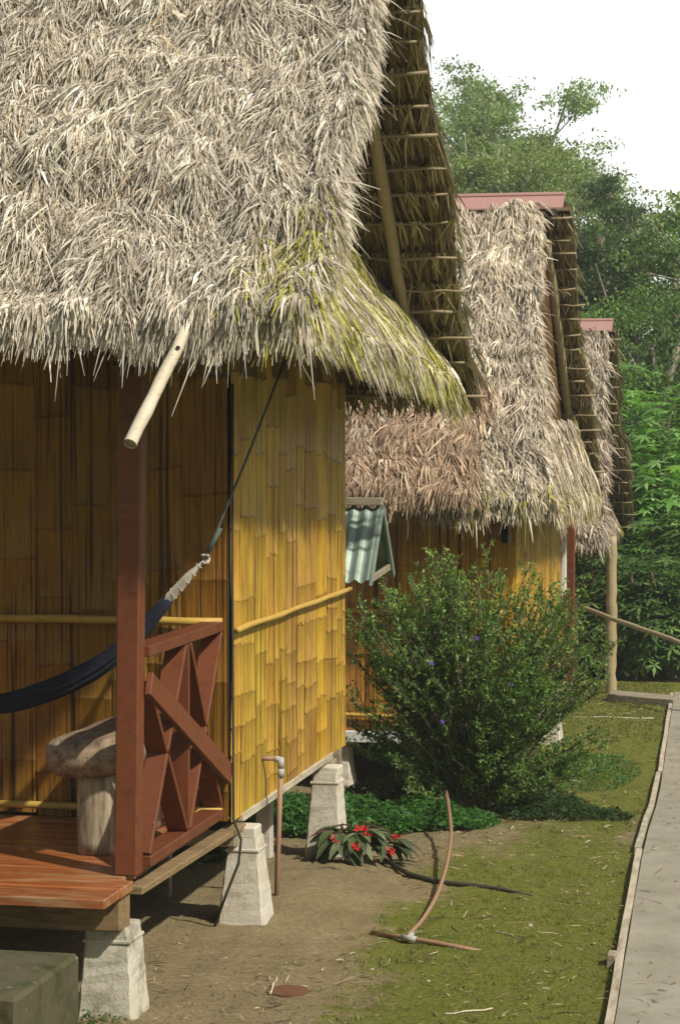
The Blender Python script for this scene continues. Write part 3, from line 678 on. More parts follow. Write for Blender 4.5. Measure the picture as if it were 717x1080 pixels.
m = MB(); P_, R_ = crooked((-5.5, 15.885, .25), (-2.03, 15.885, .25), .015, 20, .003, .1, 15); m.tube(P_, R_, 8); m.build('batten', M['batten_gold'], w3, True)
w4 = bamboo_wall('side_wall', c2, (-2.0, 15.93), (-2.0, 18.9), .14, 1.98, (1, 0), M['bamboo_wall'], 42, (.64, .40, .05))
bamboo_wall('back_wall', c2, (-2.01, 18.9), (-5.6, 18.9), .14, 1.98, (0, 1), M['bamboo_wall'], 43)
gy2 = lambda s: float(np.interp(15.65 + s * 4.1, [15.55, 17.7, 19.95], [1.66, 3.80, 1.55]))
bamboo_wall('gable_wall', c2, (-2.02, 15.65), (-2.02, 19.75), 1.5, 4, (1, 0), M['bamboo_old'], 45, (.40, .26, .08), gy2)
m = MB(); m.box(-5.6, -1.99, 15.88, 15.98, .055, .135, .004, .2); m.build('floor_beam', M['white'], c2)
m = MB(); m.box(-2.09, -1.985, 16.0, 19.6, .055, .135, .004, .2); m.build('floor_beam', M['greywood'], c2)
m = MB(); m.box(-5.6, -2.1, 16.0, 19.6, .09, .13); m.build('floor', M['dark'], c2)
for (x, y) in ((-2.1, 16.05), (-2.1, 18.9), (-3.3, 16.05), (-3.3, 18.9), (-5.3, 16.05), (-5.3, 18.9)): pier(c2, x, y, -.34, .055, .13, .08, M['pier'])
m = MB(); m.box(-2.03, -1.94, 19.42, 19.51, .13, 2.2, .005, .5); m.build('porch_post', M['redpaint'], c2)
m = MB(); m.box(-2.0, -1.96, 18.92, 19.0, .9, 1.75, .004, .5); m.build('corner_board', M['white'], c2)
m = MB(); P_, R_ = crooked((-2.0, 17.8, 3.75), (-1.95, 19.8, 1.8), .035, 18, .004, .07, 19); m.tube(P_, R_, 10); m.build('gable_rafter', M['bamboo_pole'], c2, True)
# ================================================================== CABIN 3
c3 = thing('bamboo_cabin', (-4, 24.5, -.3), 'farthest bamboo cabin, its narrow grey roof showing behind the middle cabin', 'cabin', 'thatched bamboo cabins on piers')
roof(c3, 'c', 24.5, 3.32, 22.35, 1.18, 26.7, 1.1, -6.6,
     lambda v: -2.14 + .20 * np.asarray(v) + .02 * np.sin(np.asarray(v) * 13), lambda v: -2.05 + .06 * np.asarray(v) + .03 * np.sin(np.asarray(v) * 9 + 1),
     1.2, [(.47, .40, .32), (.36, .30, .23), (.26, .2, .145), (.15, .115, .08), (.55, .49, .40)], GREYW, 32000, 4000, .9, -2.04,
     None, (-2.5, 1.9, -2.12, 1.24, 1.16, 22.5, 25.5, 3500), 17, strand=(.009, .018), sl=(.06, .16), seedk=90)
bamboo_wall('porch_wall', c3, (-5.6, 23.9), (-2.55, 23.9), -.1, 1.9, (0, -1), M['bamboo_wall'], 51, (.55, .32, .05))
bamboo_wall('side_wall', c3, (-2.54, 23.9), (-2.54, 26.0), -.1, 1.6, (1, 0), M['bamboo_wall'], 52, (.60, .38, .05))
m = MB(); m.box(-5.6, -2.5, 22.7, 26.4, -.16, -.10); m.build('floor', M['deck'], c3)
for (x, y) in ((-2.6, 22.85), (-2.6, 26.2), (-4, 22.85), (-4, 26.2), (-5.4, 22.85), (-5.4, 26.2)): pier(c3, x, y, -.5, -.16, .12, .08, M['pier'])
x_, y_ = xy(645, 22.6)
m = MB(); P_, R_ = crooked((x_, y_, -.42), (x_, y_, 1.22), .056, 18, .005, .05, 22, .05); m.tube(P_, R_, 12); m.build('porch_post', M['bamboo_pole'], c3, True)
# ================================================================== porch things
def log_bench():
    t = thing('log_bench', (-2.88, 9.2, .55), 'rough log bench on two stump legs behind the porch railing', 'bench')
    # slab: rounded plank running away from the viewer
    n = 22; k = 18; vs = []; fs = []
    for i in range(n + 1):
        s = i / n; y = 8.84 + s * .86; e = max(.62, 1 - max(0, (.10 - s) / .10) ** 2.2 * .6) * max(.5, 1 - max(0, (s - .94) / .06) ** 2 * .4)
        for j in range(k):
            a = 2 * math.pi * j / k; cx, cz = math.cos(a), math.sin(a)
            sx = math.copysign(abs(cx) ** .55, cx); sz = math.copysign(abs(cz) ** .6, cz)
            lump = 1 + .045 * math.sin(3 * a + s * 4) + .03 * math.sin(7 * s + 2 * a)
            vs.append((-2.90 + sx * .165 * (.55 + .45 * e) * lump, y, .945 + sz * .084 * e * lump + .006 * math.sin(s * 9)))
    for i in range(n):
        for j in range(k): fs.append((i*k+j, i*k+(j+1) % k, (i+1)*k+(j+1) % k, (i+1)*k+j))
    fs.append(tuple(range(k))[::-1]); fs.append(tuple(range(n*k, n*k+k)))
    npmesh('seat', vs, fs, M['log'], t, True, {'rnd': np.full(len(vs), .5)})
    for (x, y) in ((-2.86, 8.97), (-2.84, 9.56)):
        m = MB(); pts = []; rr = []
        n2 = 12; vs = []; fs = []
        for i in range(7):
            z = .552 + (.872 - .552) * i / 6
            for j in range(n2):
                a = 2 * math.pi * j / n2; c_, s_ = math.cos(a), math.sin(a)
                r = .078 * (1 + .03 * math.sin(3 * a + i) - .03 * i / 6)
                vs.append((x + math.copysign(abs(c_) ** .6, c_) * r, y + math.copysign(abs(s_) ** .6, s_) * r, z))
        for i in range(6):
            for j in range(n2): fs.append((i*n2+j, i*n2+(j+1) % n2, (i+1)*n2+(j+1) % n2, (i+1)*n2+j))
        fs.append(tuple(range(n2))[::-1]); fs.append(tuple(range(6*n2, 7*n2)))
        m.add(vs, fs, .5); m.build('leg', M['logleg'], t, True)
log_bench()
def hammock():
    t = thing('hammock', (-3.4, 9.2, 1.1), 'navy blue cloth hammock slung across the porch on a pale cord harness', 'hammock')
    pts = [(-2.665, 9.36, 1.575), (-2.80, 9.33, 1.41), (-2.95, 9.30, 1.285), (-3.12, 9.27, 1.195), (-3.35, 9.22, 1.115), (-3.65, 9.18, 1.13), (-4.0, 9.12, 1.20), (-4.4, 9.05, 1.42), (-4.75, 9.0, 1.75)]
    # gathered cloth: folds as a fluted closed section
    P = [Vector(p) for p in pts]; Q = []
    for i in range(len(P) - 1):
        for j in range(5): Q.append(P[i].lerp(P[i+1], j / 5))
    Q.append(P[-1])
    for _ in range(3): Q = [Q[0]] + [(Q[i-1] + Q[i] * 2 + Q[i+1]) / 4 for i in range(1, len(Q) - 1)] + [Q[-1]]
    k = 44; vs = []; fs = []
    for i, p in enumerate(Q):
        s = i / (len(Q) - 1); w = .017 + .024 * math.sin(math.pi * min(1, s * 1.25 + .03)) ** .7 if s < .8 else .03
        d = (Q[min(i+1, len(Q)-1)] - Q[max(i-1, 0)]).normalized(); a1 = Vector((0, 1, 0)); a2 = d.cross(a1).normalized()
        for j in range(k):
            a = 2 * math.pi * j / k; f = 1 + .16 * math.sin(11 * a + s * 3) + .08 * math.sin(5 * a - s * 7)
            vs.append(tuple(p + a1 * math.cos(a) * w * .9 * f + a2 * math.sin(a) * w * f))
    for i in range(len(Q) - 1):
        for j in range(k): fs.append((i*k+j, i*k+(j+1) % k, (i+1)*k+(j+1) % k, (i+1)*k+j))
    fs.append(tuple(range(k))[::-1]); fs.append(tuple(range((len(Q)-1)*k, len(Q)*k)))
    npmesh('cloth', vs, fs, M['navy'], t, True)
    kn = Vector((-2.512, 9.40, 1.745)); m = MB()
    for i in range(16):
        a = 2 * math.pi * i / 16; e = Vector((-2.668 + .02 * math.cos(a) * .3, 9.36 + .022 * math.cos(a), 1.572 + .026 * math.sin(a)))
        mid = e.lerp(kn, .5) + Vector((0, .010 * math.cos(a), .012 * math.sin(a))); m.tube([e, mid, kn], .0028, 5)
    for j in range(5):
        c_ = Vector((-2.668, 9.36, 1.572)).lerp(kn, .15 + j * .17); r = .024 * (1 - j * .15)
        m.tube([c_ + Vector((-.012 * math.sin(q), r * math.cos(q), r * math.sin(q) * .9)) for q in np.linspace(0, 6.28, 12)], .0025, 4)
    m.build('cord_harness', M['cord'], t)
    m = MB(); m.tube([kn + Vector((.035 * math.sin(q*1.3) * .4, .014 * math.cos(q * 2), .018 * math.sin(q))) for q in np.linspace(0, 12, 26)], .006, 6); m.build('knot', M['cord'], t, True)
    m = MB(); top = Vector((-2.20, 9.60, 2.62))
    m.tube([kn, kn.lerp(top, .12), kn.lerp(top, .5) + Vector((0, 0, -.012)), top], .0062, 6)
    m.tube([kn + Vector((.01, 0, .03)), kn.lerp(top, .15) + Vector((.012, 0, .0))], .012, 6)
    m.build('rope', M['rope'], t, True)
    m = MB(); m.tube([Vector(pts[-1]), Vector((-5.6, 8.6, 2.6))], .006, 6); m.build('rope', M['rope'], t, True)
hammock()
# concrete step in front of the deck
def step():
    n = 14; m = MB()
    m.box(-4.6, -2.61, 7.28, 7.96, -.1, .372, .014, .5)
    o = m.build('concrete_step', M['step']); tag(o, 'mossy concrete step block below the red deck', 'step')
step()
# standpipe
t = thing('standpipe', (-2.43, 10.4, .03), 'thin terracotta water pipe standing upright beside the second white pier', 'pipe')
m = MB(); m.tube([(-2.445, 10.42, -.05), (-2.43, 10.41, .35), (-2.415, 10.40, .71)], .0125, 10); m.build('pipe', M['pvc'], t, True)
m = MB(); m.tube([(-2.415, 10.40, .70), (-2.415, 10.40, .752)], .0160, 10); m.tube([(-2.415, 10.40, .74), (-2.445, 10.395, .748)], .0150, 10); m.tube([(-2.415, 10.40, .66), (-2.415, 10.40, .70)], .0165, 10); m.build('elbow', M['pvcgrey'], t, True)
m = MB(); m.tube([(-2.440, 10.395, .748), (-2.515, 10.37, .748)], .011, 8); m.build('spout', M['pvc'], t, True)
# ground pipes
def G(px, py):
    """point of the ground seen at a picture position"""
    d = 8.0
    for _ in range(60):
        x, y = xy(px, d); d = .5 * d + .5 * (CAMZ - float(gz(x, y))) * FPX / (py - 450)
    x, y = xy(px, d); return Vector((x, y, float(gz(x, y))))
t = thing('water_pipe', G(430, 997), 'curved terracotta pipe joined to a straight pipe by a grey tee on the moss', 'pipe')
a = G(432, 995); pts = [G(px, py) + Vector((0, 0, h)) for px, py, h in ((431, 996, .025), (447, 980, .03), (462, 958, .05), (472, 932, .08), (477, 905, .12), (474, 888, .17), (471, 872, .20))]
# resample smooth
Q = []
for i in range(len(pts) - 1):
    for j in range(4): Q.append(pts[i].lerp(pts[i+1], j / 4))
Q.append(pts[-1])
for _ in range(2): Q = [Q[0]] + [(Q[i-1] + Q[i]*2 + Q[i+1]) / 4 for i in range(1, len(Q)-1)] + [Q[-1]]
m = MB(); m.tube(Q, .0098, 10); m.build('pipe', M['pvc'], t, True)
m = MB(); m.tube([G(392, 990) + Vector((0, 0, .012)), G(431, 997) + Vector((0, 0, .016)), G(470, 1002) + Vector((0, 0, .008)), G(514, 1008) + Vector((0, 0, -.004))], .011, 8); m.build('pipe', M['pvc'], t, True)
m = MB(); e1 = G(424, 996) + Vector((0, 0, .016)); e2 = G(439, 998.5) + Vector((0, 0, .016)); m.tube([e1, e2], .014, 10)
m.tube([e1.lerp(e2, .5), e1.lerp(e2, .5).lerp(Q[3], .3)], .014, 10); m.build('tee_joint', M['pvcgrey'], t, True)
m = MB(); hp = [G(px, py) + Vector((0, 0, h)) for px, py, h in ((405, 915, .03), (432, 929, .02), (465, 936, .012), (500, 939, .010), (530, 943, .010), (562, 948, .004))]
m.tube(hp, [.012, .014, .013, .012, .010, .004], 8); tag(m.build('black_hose', M['black'], None, True), 'dark hose lying on the moss beyond the curved pipe', 'hose')
# rusty lid in the soil
c = G(303, 1052); m = MB(); m.tube([c + Vector((0, 0, -.02)), c + Vector((0, 0, .012)), c + Vector((0, 0, .014))], [.085, .085, .06], 18)
tag(m.build('clay_lid', M['rust']), 'round rusty brown lid half sunk in the soil', 'lid')
# stones, twigs and straw bits
for (px, py, r) in ((392, 1028, .012), (560, 981, .014), (205, 962, .02), (222, 1003, .012), (452, 1040, .009)):
    c = G(px, py); bm_v = []; m = MB()
    m.tube([c + Vector((0, 0, -r*.3)), c + Vector((0, 0, r*.2)), c + Vector((r*.1, 0, r*.7)), c + Vector((0, 0, r*.95))], [r, r*1.15, r*.8, r*.2], 9)
    tag(m.build('pebble', M['stone'], None, True), {392: 'pale pebble on the moss below the pipe tee', 560: 'pale pebble on the moss right of the straight pipe', 205: 'largest pebble, in the shade beneath the railing edge', 222: 'pebble on bare soil right of the lichen covered pier', 452: 'smallest pebble, on the moss near the bottom twig'}[px], 'stone', 'pebbles scattered on the soil')
STICKS = [((553, 818), (612, 828), .010, 'pale stick lying on the soil right of the bush'), ((600, 758), (690, 760), .009, 'long pale stick on the grass before the step plank'), ((232, 1040), (241, 1016), .008, 'short pale splinter of wood near the rusty lid'),
          ((470, 1078), (520, 1072), .006, 'thin twig at the bottom edge of the moss'), ((521, 988), (545, 994), .005, 'small twig on the moss left of the path')]
for (a, b, r, lb) in STICKS:
    if lb.startswith('short'): a, b = (284, 1056), (293, 1034)
    A, B = G(*a), G(*b); m = MB(); r = r * .6; P_, R_ = crooked(A + Vector((0, 0, .012)), B + Vector((0, 0, .012)), r, 5, .003, 0, int(a[0])); m.tube(P_, R_, 6)
    tag(m.build('stick', M['bleached'], None, True), lb, 'stick')
def litter():
    n = 9500; x = rng.uniform(-3.3, .0, n); y = 8.0 + 15 * rng.uniform(0, 1, n) ** 1.3
    k = (x < PATHX(y) - .02) | ((x < PATHX(y) + .5) & (rng.uniform(0, 1, n) < .35) & (x > PATHX(y) + .03)); x, y = x[k], y[k]; n = len(x); z = gz(x, y) + np.where(x < PATHX(y), .012 + .014 * vnoise(x, y, 0, 3, 2), .034)
    a = rng.uniform(0, 6.28, n); D = np.stack([np.cos(a), np.sin(a), np.where(x < PATHX(y), rng.normal(0, .12, n), .01)], -1); N = np.tile([0, 0, 1.], (n, 1)) + rng.normal(0, .3, (n, 3)); N /= np.linalg.norm(N, axis=1)[:, None]
    sb = SB(); L = rng.lognormal(-3.5, .6, n).clip(.008, .16)
    sb.add(*strips(np.stack([x, y, z], -1), D, N, L, rng.uniform(.002, .007, n), rng.uniform(0, .008, n), np.zeros(n), pal(n, [(.40, .33, .21), (.22, .16, .09), (.11, .075, .04), (.52, .46, .33), (.06, .045, .03)], [.22, .28, .25, .06, .19]), 2))
    tag(sb.build('leaf_litter', M['straw'], None), 'scattered straw bits and dead leaves on the soil', 'litter', kind='stuff')
litter()
# ================================================================== greenery
def leafquads(P, D, N, L, W, col, fold=.0):
    n = len(P); L = np.broadcast_to(L, n)[:, None]; W = np.broadcast_to(W, n)[:, None]
    S = np.cross(D, N); S /= np.linalg.norm(S, axis=1)[:, None] + 1e-9
    mid = P + D * L * .42
    V = np.stack([P, mid - S * W * .5 + N * W * fold, P + D * L, mid + S * W * .5 + N * W * fold], 1).reshape(-1, 3)
    F = np.arange(n * 4).reshape(n, 4); return V, F, np.repeat(col, 4, axis=0)
def unit(v): return v / (np.linalg.norm(v, axis=-1, keepdims=True) + 1e-9)
def tuft_grass():
    n = 150000; x = rng.uniform(-3.0, .0, n); y = 8.0 + 16 * rng.uniform(0, 1, n) ** 1.25
    m_ = mossf(x, y) + .35 * vnoise(x, y, 0, 14, 3)
    k = (x < PATHX(y) - .03) & (m_ > rng.uniform(.25, 1.0, n)); x, y = x[k], y[k]; n = len(x); z = gz(x, y) + .014 * vnoise(x, y, 0, 3, 2) + .004
    q = rng.integers(0, n, 750); cx, cy = x[q], y[q]; ok = (cx > -2.1); cx, cy = cx[ok], cy[ok]; kk = len(cx) * 14      # small standing grass clumps
    gx = np.repeat(cx, 14) + rng.normal(0, .012, kk); gy_ = np.repeat(cy, 14) + rng.normal(0, .012, kk); hh = np.repeat(rng.uniform(.010, .032, len(cx)), 14) * rng.uniform(.5, 1.2, kk)
    gD = unit(np.stack([rng.normal(0, .45, kk), rng.normal(0, .45, kk), np.ones(kk)], -1)); gN = unit(rng.normal(size=(kk, 3)))
    V, F, C = leafquads(np.stack([gx, gy_, gz(gx, gy_)], -1), gD, gN, hh, hh * .12 + .001, pal(kk, [(.14, .19, .035), (.20, .24, .05), (.30, .28, .12), (.10, .14, .03)], jit=.15))
    o = npmesh('grass_clumps', V, F, M['leaf'], None, False, {'Col': C}); tag(o, 'sparse little standing grass blades in the moss', 'grass', kind='stuff')
    D = unit(np.stack([rng.normal(0, 1.2, n), rng.normal(0, 1.2, n), np.full(n, .7)], -1)); N = unit(rng.normal(size=(n, 3)))
    sz = rng.uniform(.004, .013, n) * np.where(y > 19, 2.0, 1)
    V, F, C = leafquads(np.stack([x, y, z], -1), D, N, sz, sz * .45, pal(n, [(.20, .195, .045), (.155, .155, .04), (.26, .245, .07), (.11, .115, .035)], jit=.2))
    o = npmesh('moss_tufts', V, F, M['leaf'], None, False, {'Col': C}); tag(o, 'low moss and short grass tufts on the ground', 'moss', kind='stuff')
tuft_grass()
def groundcover():
    sb = SB()
    def patch(cx, cy, rx, ry, n, h, cols, ls):
        r = np.sqrt(rng.uniform(0, 1, n)); a = rng.uniform(0, 6.28, n); x = cx + rx * r * np.cos(a); y = cy + ry * r * np.sin(a)
        hh = h * (1 - r ** 2 * .7) * (.75 + .35 * vnoise(x, y, 0, 5, 2)); z = gz(x, y) + hh * np.sqrt(rng.uniform(.05, 1, n))
        D = unit(np.stack([rng.normal(0, 1, n), rng.normal(0, 1, n), rng.normal(-.1, .35, n)], -1)); N = unit(np.stack([rng.normal(0, .35, n), rng.normal(0, .35, n), np.ones(n)], -1))
        sz = rng.uniform(*ls, n)
        V, F, C = leafquads(np.stack([x, y, z], -1), D, N, sz, sz * .8, pal(n, cols, jit=.15), .1); sb.add(V, F, C)
    g1 = [(.055, .15, .030), (.08, .20, .045), (.04, .10, .022)]
    patch(-2.75, 13.2, .62, .75, 14000, .26, g1, (.018, .042)); patch(-2.25, 13.5, .45, .55, 8000, .20, g1, (.018, .042))
    patch(-3.6, 13.4, .6, .7, 7000, .25, g1, (.02, .045)); patch(-3.3, 11.8, .4, .5, 2500, .12, g1, (.02, .04))
    g2 = [(.035, .075, .022), (.055, .10, .03), (.025, .05, .015)]
    patch(-1.55, 14.3, .5, .35, 5000, .13, g2, (.012, .03)); patch(-2.1, 14.9, .7, .5, 5000, .25, g2, (.02, .04)); patch(-2.5, 15.2, .6, .4, 4000, .25, g2, (.02, .04))
    patch(-1.62, 17.2, .4, 1.1, 3500, .08, g1, (.01, .03)); patch(-3.0, 8.3, .45, .3, 1500, .05, g1, (.01, .02))
    o = sb.build('ground_cover', M['leaf'], None); tag(o, 'low leafy green plants covering the ground behind the cabin piers', 'ground cover', kind='stuff')
groundcover()
def spray_bush(base, label, nstem, H, Rr, nleaf, seed, name='flowering_bush', leaf=(.014, .030), cols=None, cat='bush', lean=(0, 0)):
    r = np.random.default_rng(seed); b = np.array(base); t = thing(name, tuple(base), label, cat)
    cols = cols or [(.10, .20, .045), (.14, .25, .06), (.06, .12, .03), (.25, .34, .09)]
    stems = MB(); LP = []; LD = []; LT = []
    for i in range(nstem):
        az = r.uniform(0, 6.283); out = r.uniform(.15, 1) ** .75; hh = H * r.uniform(.55, 1.05) * (1 - .24 * out ** 2) if r.random() < .72 else H * r.uniform(.12, .5)
        tip = np.array([math.cos(az) * Rr * out + lean[0], math.sin(az) * Rr * out * .9 + lean[1], hh])
        st = np.array([math.cos(az), math.sin(az), 0]) * r.uniform(0, .10); pts = []
        for k in range(9):
            s = k / 8; p = st + (tip - st) * np.array([s ** 1.15, s ** 1.15, s ** .80]); p[:2] += r.normal(0, .012, 2) * (k > 0); pts.append(b + p)
        stems.tube(pts, list(np.linspace(.012, .0022, 9)), 5, cap=False)
        pts = np.array(pts)
        for k in range(2, 9):
            for q in range(4):
                s0 = pts[k - 1] + (pts[k] - pts[k - 1]) * r.uniform(); dirv = unit(pts[k] - pts[k - 1]); side = unit(r.normal(size=3)); side[2] = abs(side[2]) * .5
                ln = r.uniform(.10, .32) * (1.15 - k / 12); e = s0 + unit(dirv * .75 + side * .8) * ln
                m_ = 16; s = r.uniform(.1, 1, m_)[:, None]; LP.append(s0 + (e - s0) * s); LD.append(np.repeat(unit(e - s0)[None], m_, 0)); LT.append(np.full(m_, k / 8))
                if r.random() < .5: stems.tube([s0, e], [.0026, .0014], 4, cap=False)
            m_ = 14; s = r.uniform(0, 1, m_)[:, None]; LP.append(pts[k-1] + (pts[k] - pts[k-1]) * s); LD.append(np.repeat(unit(pts[k] - pts[k-1])[None], m_, 0)); LT.append(np.full(m_, k / 8))
    P = np.concatenate(LP); D0 = np.concatenate(LD)
    if len(P) > nleaf: q = r.choice(len(P), nleaf, replace=False); P, D0 = P[q], D0[q]
    n = len(P); D = unit(D0 * .6 + unit(r.normal(size=(n, 3))) * .9); N = unit(r.normal(size=(n, 3)) * .6 + np.array([0, 0, 1.])); P = P + r.normal(0, .006, (n, 3))
    sz = r.uniform(*leaf, n)
    C = pal(n, cols, jit=.18); young = (P[:, 2] - b[2]) / H
    C = C * (1 + .5 * np.clip(young - .62, 0, 1)[:, None] * np.array([1.6, 1.2, .7]))            # fresh yellow green tips
    V, F, Cc = leafquads(P, D, N, sz, sz * .5, C, .08)
    npmesh('foliage', V, F, M['leaf'], t, False, {'Col': Cc}); stems.build('stems', M['bark'], t)
    return t
bb = G(505, 862)
bush = spray_bush(bb, 'large dark green bush with arching sprays and tiny purple flowers before the middle cabin', 260, 1.62, .90, 110000, 5, leaf=(.017, .036), lean=(-.04, .05))
# purple flowers
fm = {'f': simple('purple_petal', (.16, .08, .42), (.22, .12, .5), .6)}
for (px, py) in ((503, 673), (456, 700), (540, 722), (467, 762)):
    x, y = xy(px, 13.75); z = zz(py, 13.75); m = MB(); c = Vector((x, y, z))
    for k in range(5):
        a = k * 1.257; d = Vector((math.cos(a), -.3, math.sin(a))); s = d.cross(Vector((0, 1, 0))).normalized()
        m.add([c, c + d * .010 + s * .006, c + d * .016, c + d * .010 - s * .006], [(0, 1, 2, 3)])
    m.tube([c + Vector((0, .012, 0)), c - Vector((0, .008, 0))], .004, 6); m.build('flower', fm['f'], bush)
# dark shrub leaning behind the bush, against the middle cabin
x_, y_ = xy(470, 15.3)
spray_bush((x_, y_, float(gz(x_, y_))), 'smaller dark shrub between the big bush and the middle cabin wall', 40, .8, .55, 9000, 15, 'small_shrub', cat='shrub')
# thin vine shoot sticking up above the bush
def red_plant():
    b = G(376, 912); t = thing('red_flowering_plant', tuple(b), 'low dark leaved plant with red flowers at the foot of the third pier', 'plant')
    r = np.random.default_rng(12); sb = SB(); V_ = []; stems = MB(); heads = []
    for i in range(15):
        a = r.uniform(0, 6.28); tip = np.array(b) + np.array([math.cos(a) * r.uniform(.05, .22), math.sin(a) * r.uniform(.05, .16), r.uniform(.10, .20)])
        stems.tube([tuple(np.array(b) + [0, 0, -.01]), tuple((np.array(b) + tip) / 2 + [0, 0, .02]), tuple(tip)], [.006, .005, .004], 6); heads.append(tip)
        for k in range(7):
            aa = a + r.normal(0, 1.1); d = np.array([math.cos(aa), math.sin(aa), r.uniform(-.35, .35)]); d /= np.linalg.norm(d)
            L = r.uniform(.10, .17); Wd = L * .36; up = np.array([0, 0, 1.]); s = np.cross(d, up); s /= np.linalg.norm(s); nn = np.cross(s, d)
            cl = np.array([(.085, .12, .05), (.06, .085, .04), (.14, .17, .09), (.12, .04, .05)][r.choice(4, p=[.4, .25, .25, .1])]) * r.uniform(.8, 1.2)
            seg = 6; base = tip + r.normal(0, .01, 3); vs = []
            for q in range(seg + 1):
                u = q / seg; w = Wd * .5 * math.sin(math.pi * min(.98, u * .93 + .05)) ** .8; c = base + d * L * u - up * L * .5 * u * u
                vs += [c - s * w + nn * w * .35, c, c + s * w + nn * w * .35]
            F = [];
            for q in range(seg):
                for e in (0, 1): F.append([q*3+e, q*3+e+1, q*3+e+4, q*3+e+3])
            sb.add(np.array(vs), np.array(F), np.repeat([cl], len(vs), 0))
    sb.build('leaves', M['dleaf'], t); stems.build('stems', M['bark'], t)
    red = simple('red_petal', (.52, .022, .016), (.30, .01, .01), .45)
    for (px, py) in ((378, 878), (352, 888), (386, 884), (418, 886), (374, 897), (412, 901), (384, 876)):
        d = 11.45; x, y = xy(px, d); z = zz(py, d); m = MB(); c = Vector((x, y, z))
        for k in range(11):
            e = Vector((r.normal(), r.normal(), r.normal() * .6 + .4)).normalized(); s = e.orthogonal().normalized(); L = r.uniform(.022, .040)
            m.add([c, c + e * L * .5 + s * .007, c + e * L, c + e * L * .5 - s * .007], [(0, 1, 2, 3)])
        m.build('flower', red, t)
red_plant()
# corrugated little tin roof on two poles behind the nearest cabin
def tin_roof():
    t = thing('tin_shelter', (-2.7, 13.4, 0), 'small A shaped corrugated tin roof peeking out behind the nearest cabin', 'shelter')
    xR = xy(397, 13.4)[0]; d0 = 13.4; ya, za = 13.30, zz(538, 13.35); xl = -3.2
    for sgn, name in ((-1, 'roof_sheet'), (1, 'roof_sheet')):
        dy = .36 * sgn; dz = -.42; nx = 50; vs = []; fs = []
        for i in range(nx + 1):
            x = xl + (xR - xl) * i / nx; w = .012 * math.sin(x * 2 * math.pi / .076)
            for k, s in enumerate((0, 1)): 
                for e in (0, -.003): vs.append((x, ya + dy * s, za + dz * s + w + e + .012))
        for i in range(nx):
            a = i * 4; b_ = a + 4; fs += [(a, b_, b_+2, a+2), (a+1, a+3, b_+3, b_+1), (a, a+1, b_+1, b_), (a+2, b_+2, b_+3, a+3)]
        fs += [(0, 2, 3, 1), (nx*4, nx*4+1, nx*4+3, nx*4+2)]
        npmesh(name, vs, fs, M['tin'], t)
        m = MB(); m.bar((xR + .012, ya, za + .01), (xR + .012, ya + dy, za + dz), (.010, 0, 0), (0, .018, .012), .002); m.build('edge_trim', M['tin'], t)
    m = MB(); m.bar((xl, ya, za + .045), (xR + .01, ya, za + .045), (0, .035, 0), (0, 0, .022), .003); m.build('ridge_board', M['greywood'], t)
    m = MB(); m.bar((xR, ya - .33, za - .40), (xR, ya + .33, za - .36), (.01, 0, 0), (0, 0, .018), .002); m.build('tie_bar', M['greywood'], t)
    for x in (-2.75, -3.1):
        m = MB(); m.bar((x, ya, -.25), (x, ya, za), (.03, 0, 0), (0, .03, 0), .003); m.build('pole', M['greywood'], t)
tin_roof()
# step plank before the forest and handrail
a = G(641, 741); b = G(711, 747); m = MB(); m.hexa([(a.x, a.y, a.z-.05), (b.x, b.y, a.z-.05), (b.x + .03, b.y + .35, a.z-.05), (a.x + .03, a.y + .35, a.z-.05), (a.x, a.y, a.z+.075), (b.x, b.y, a.z+.075), (b.x+.03, b.y+.35, a.z+.075), (a.x+.03, a.y+.35, a.z+.075)], .006, .5)
tag(m.build('step_plank', M['greywood']), 'low grey timber step at the far end of the path', 'step')
t = thing('handrail', (-1.0, 22.4, -.4), 'sloping bamboo handrail crossing in front of the forest', 'handrail')
A = Vector((*xy(606, 22.9), zz(638, 22.9))); B = Vector((*xy(760, 20.6), zz(694, 20.6)))
m = MB(); P_, R_ = crooked(A, B, .024, 10, .003, .03, 5); m.tube(P_, R_, 8); m.build('rail', M['bamboo_pole'], t, True)
for Q_ in (A, B):
    m = MB(); m.tube([(Q_.x, Q_.y + .04, -.45), (Q_.x, Q_.y + .04, Q_.z + .06)], .035, 8); m.build('post', M['bamboo_pole'], t, True)
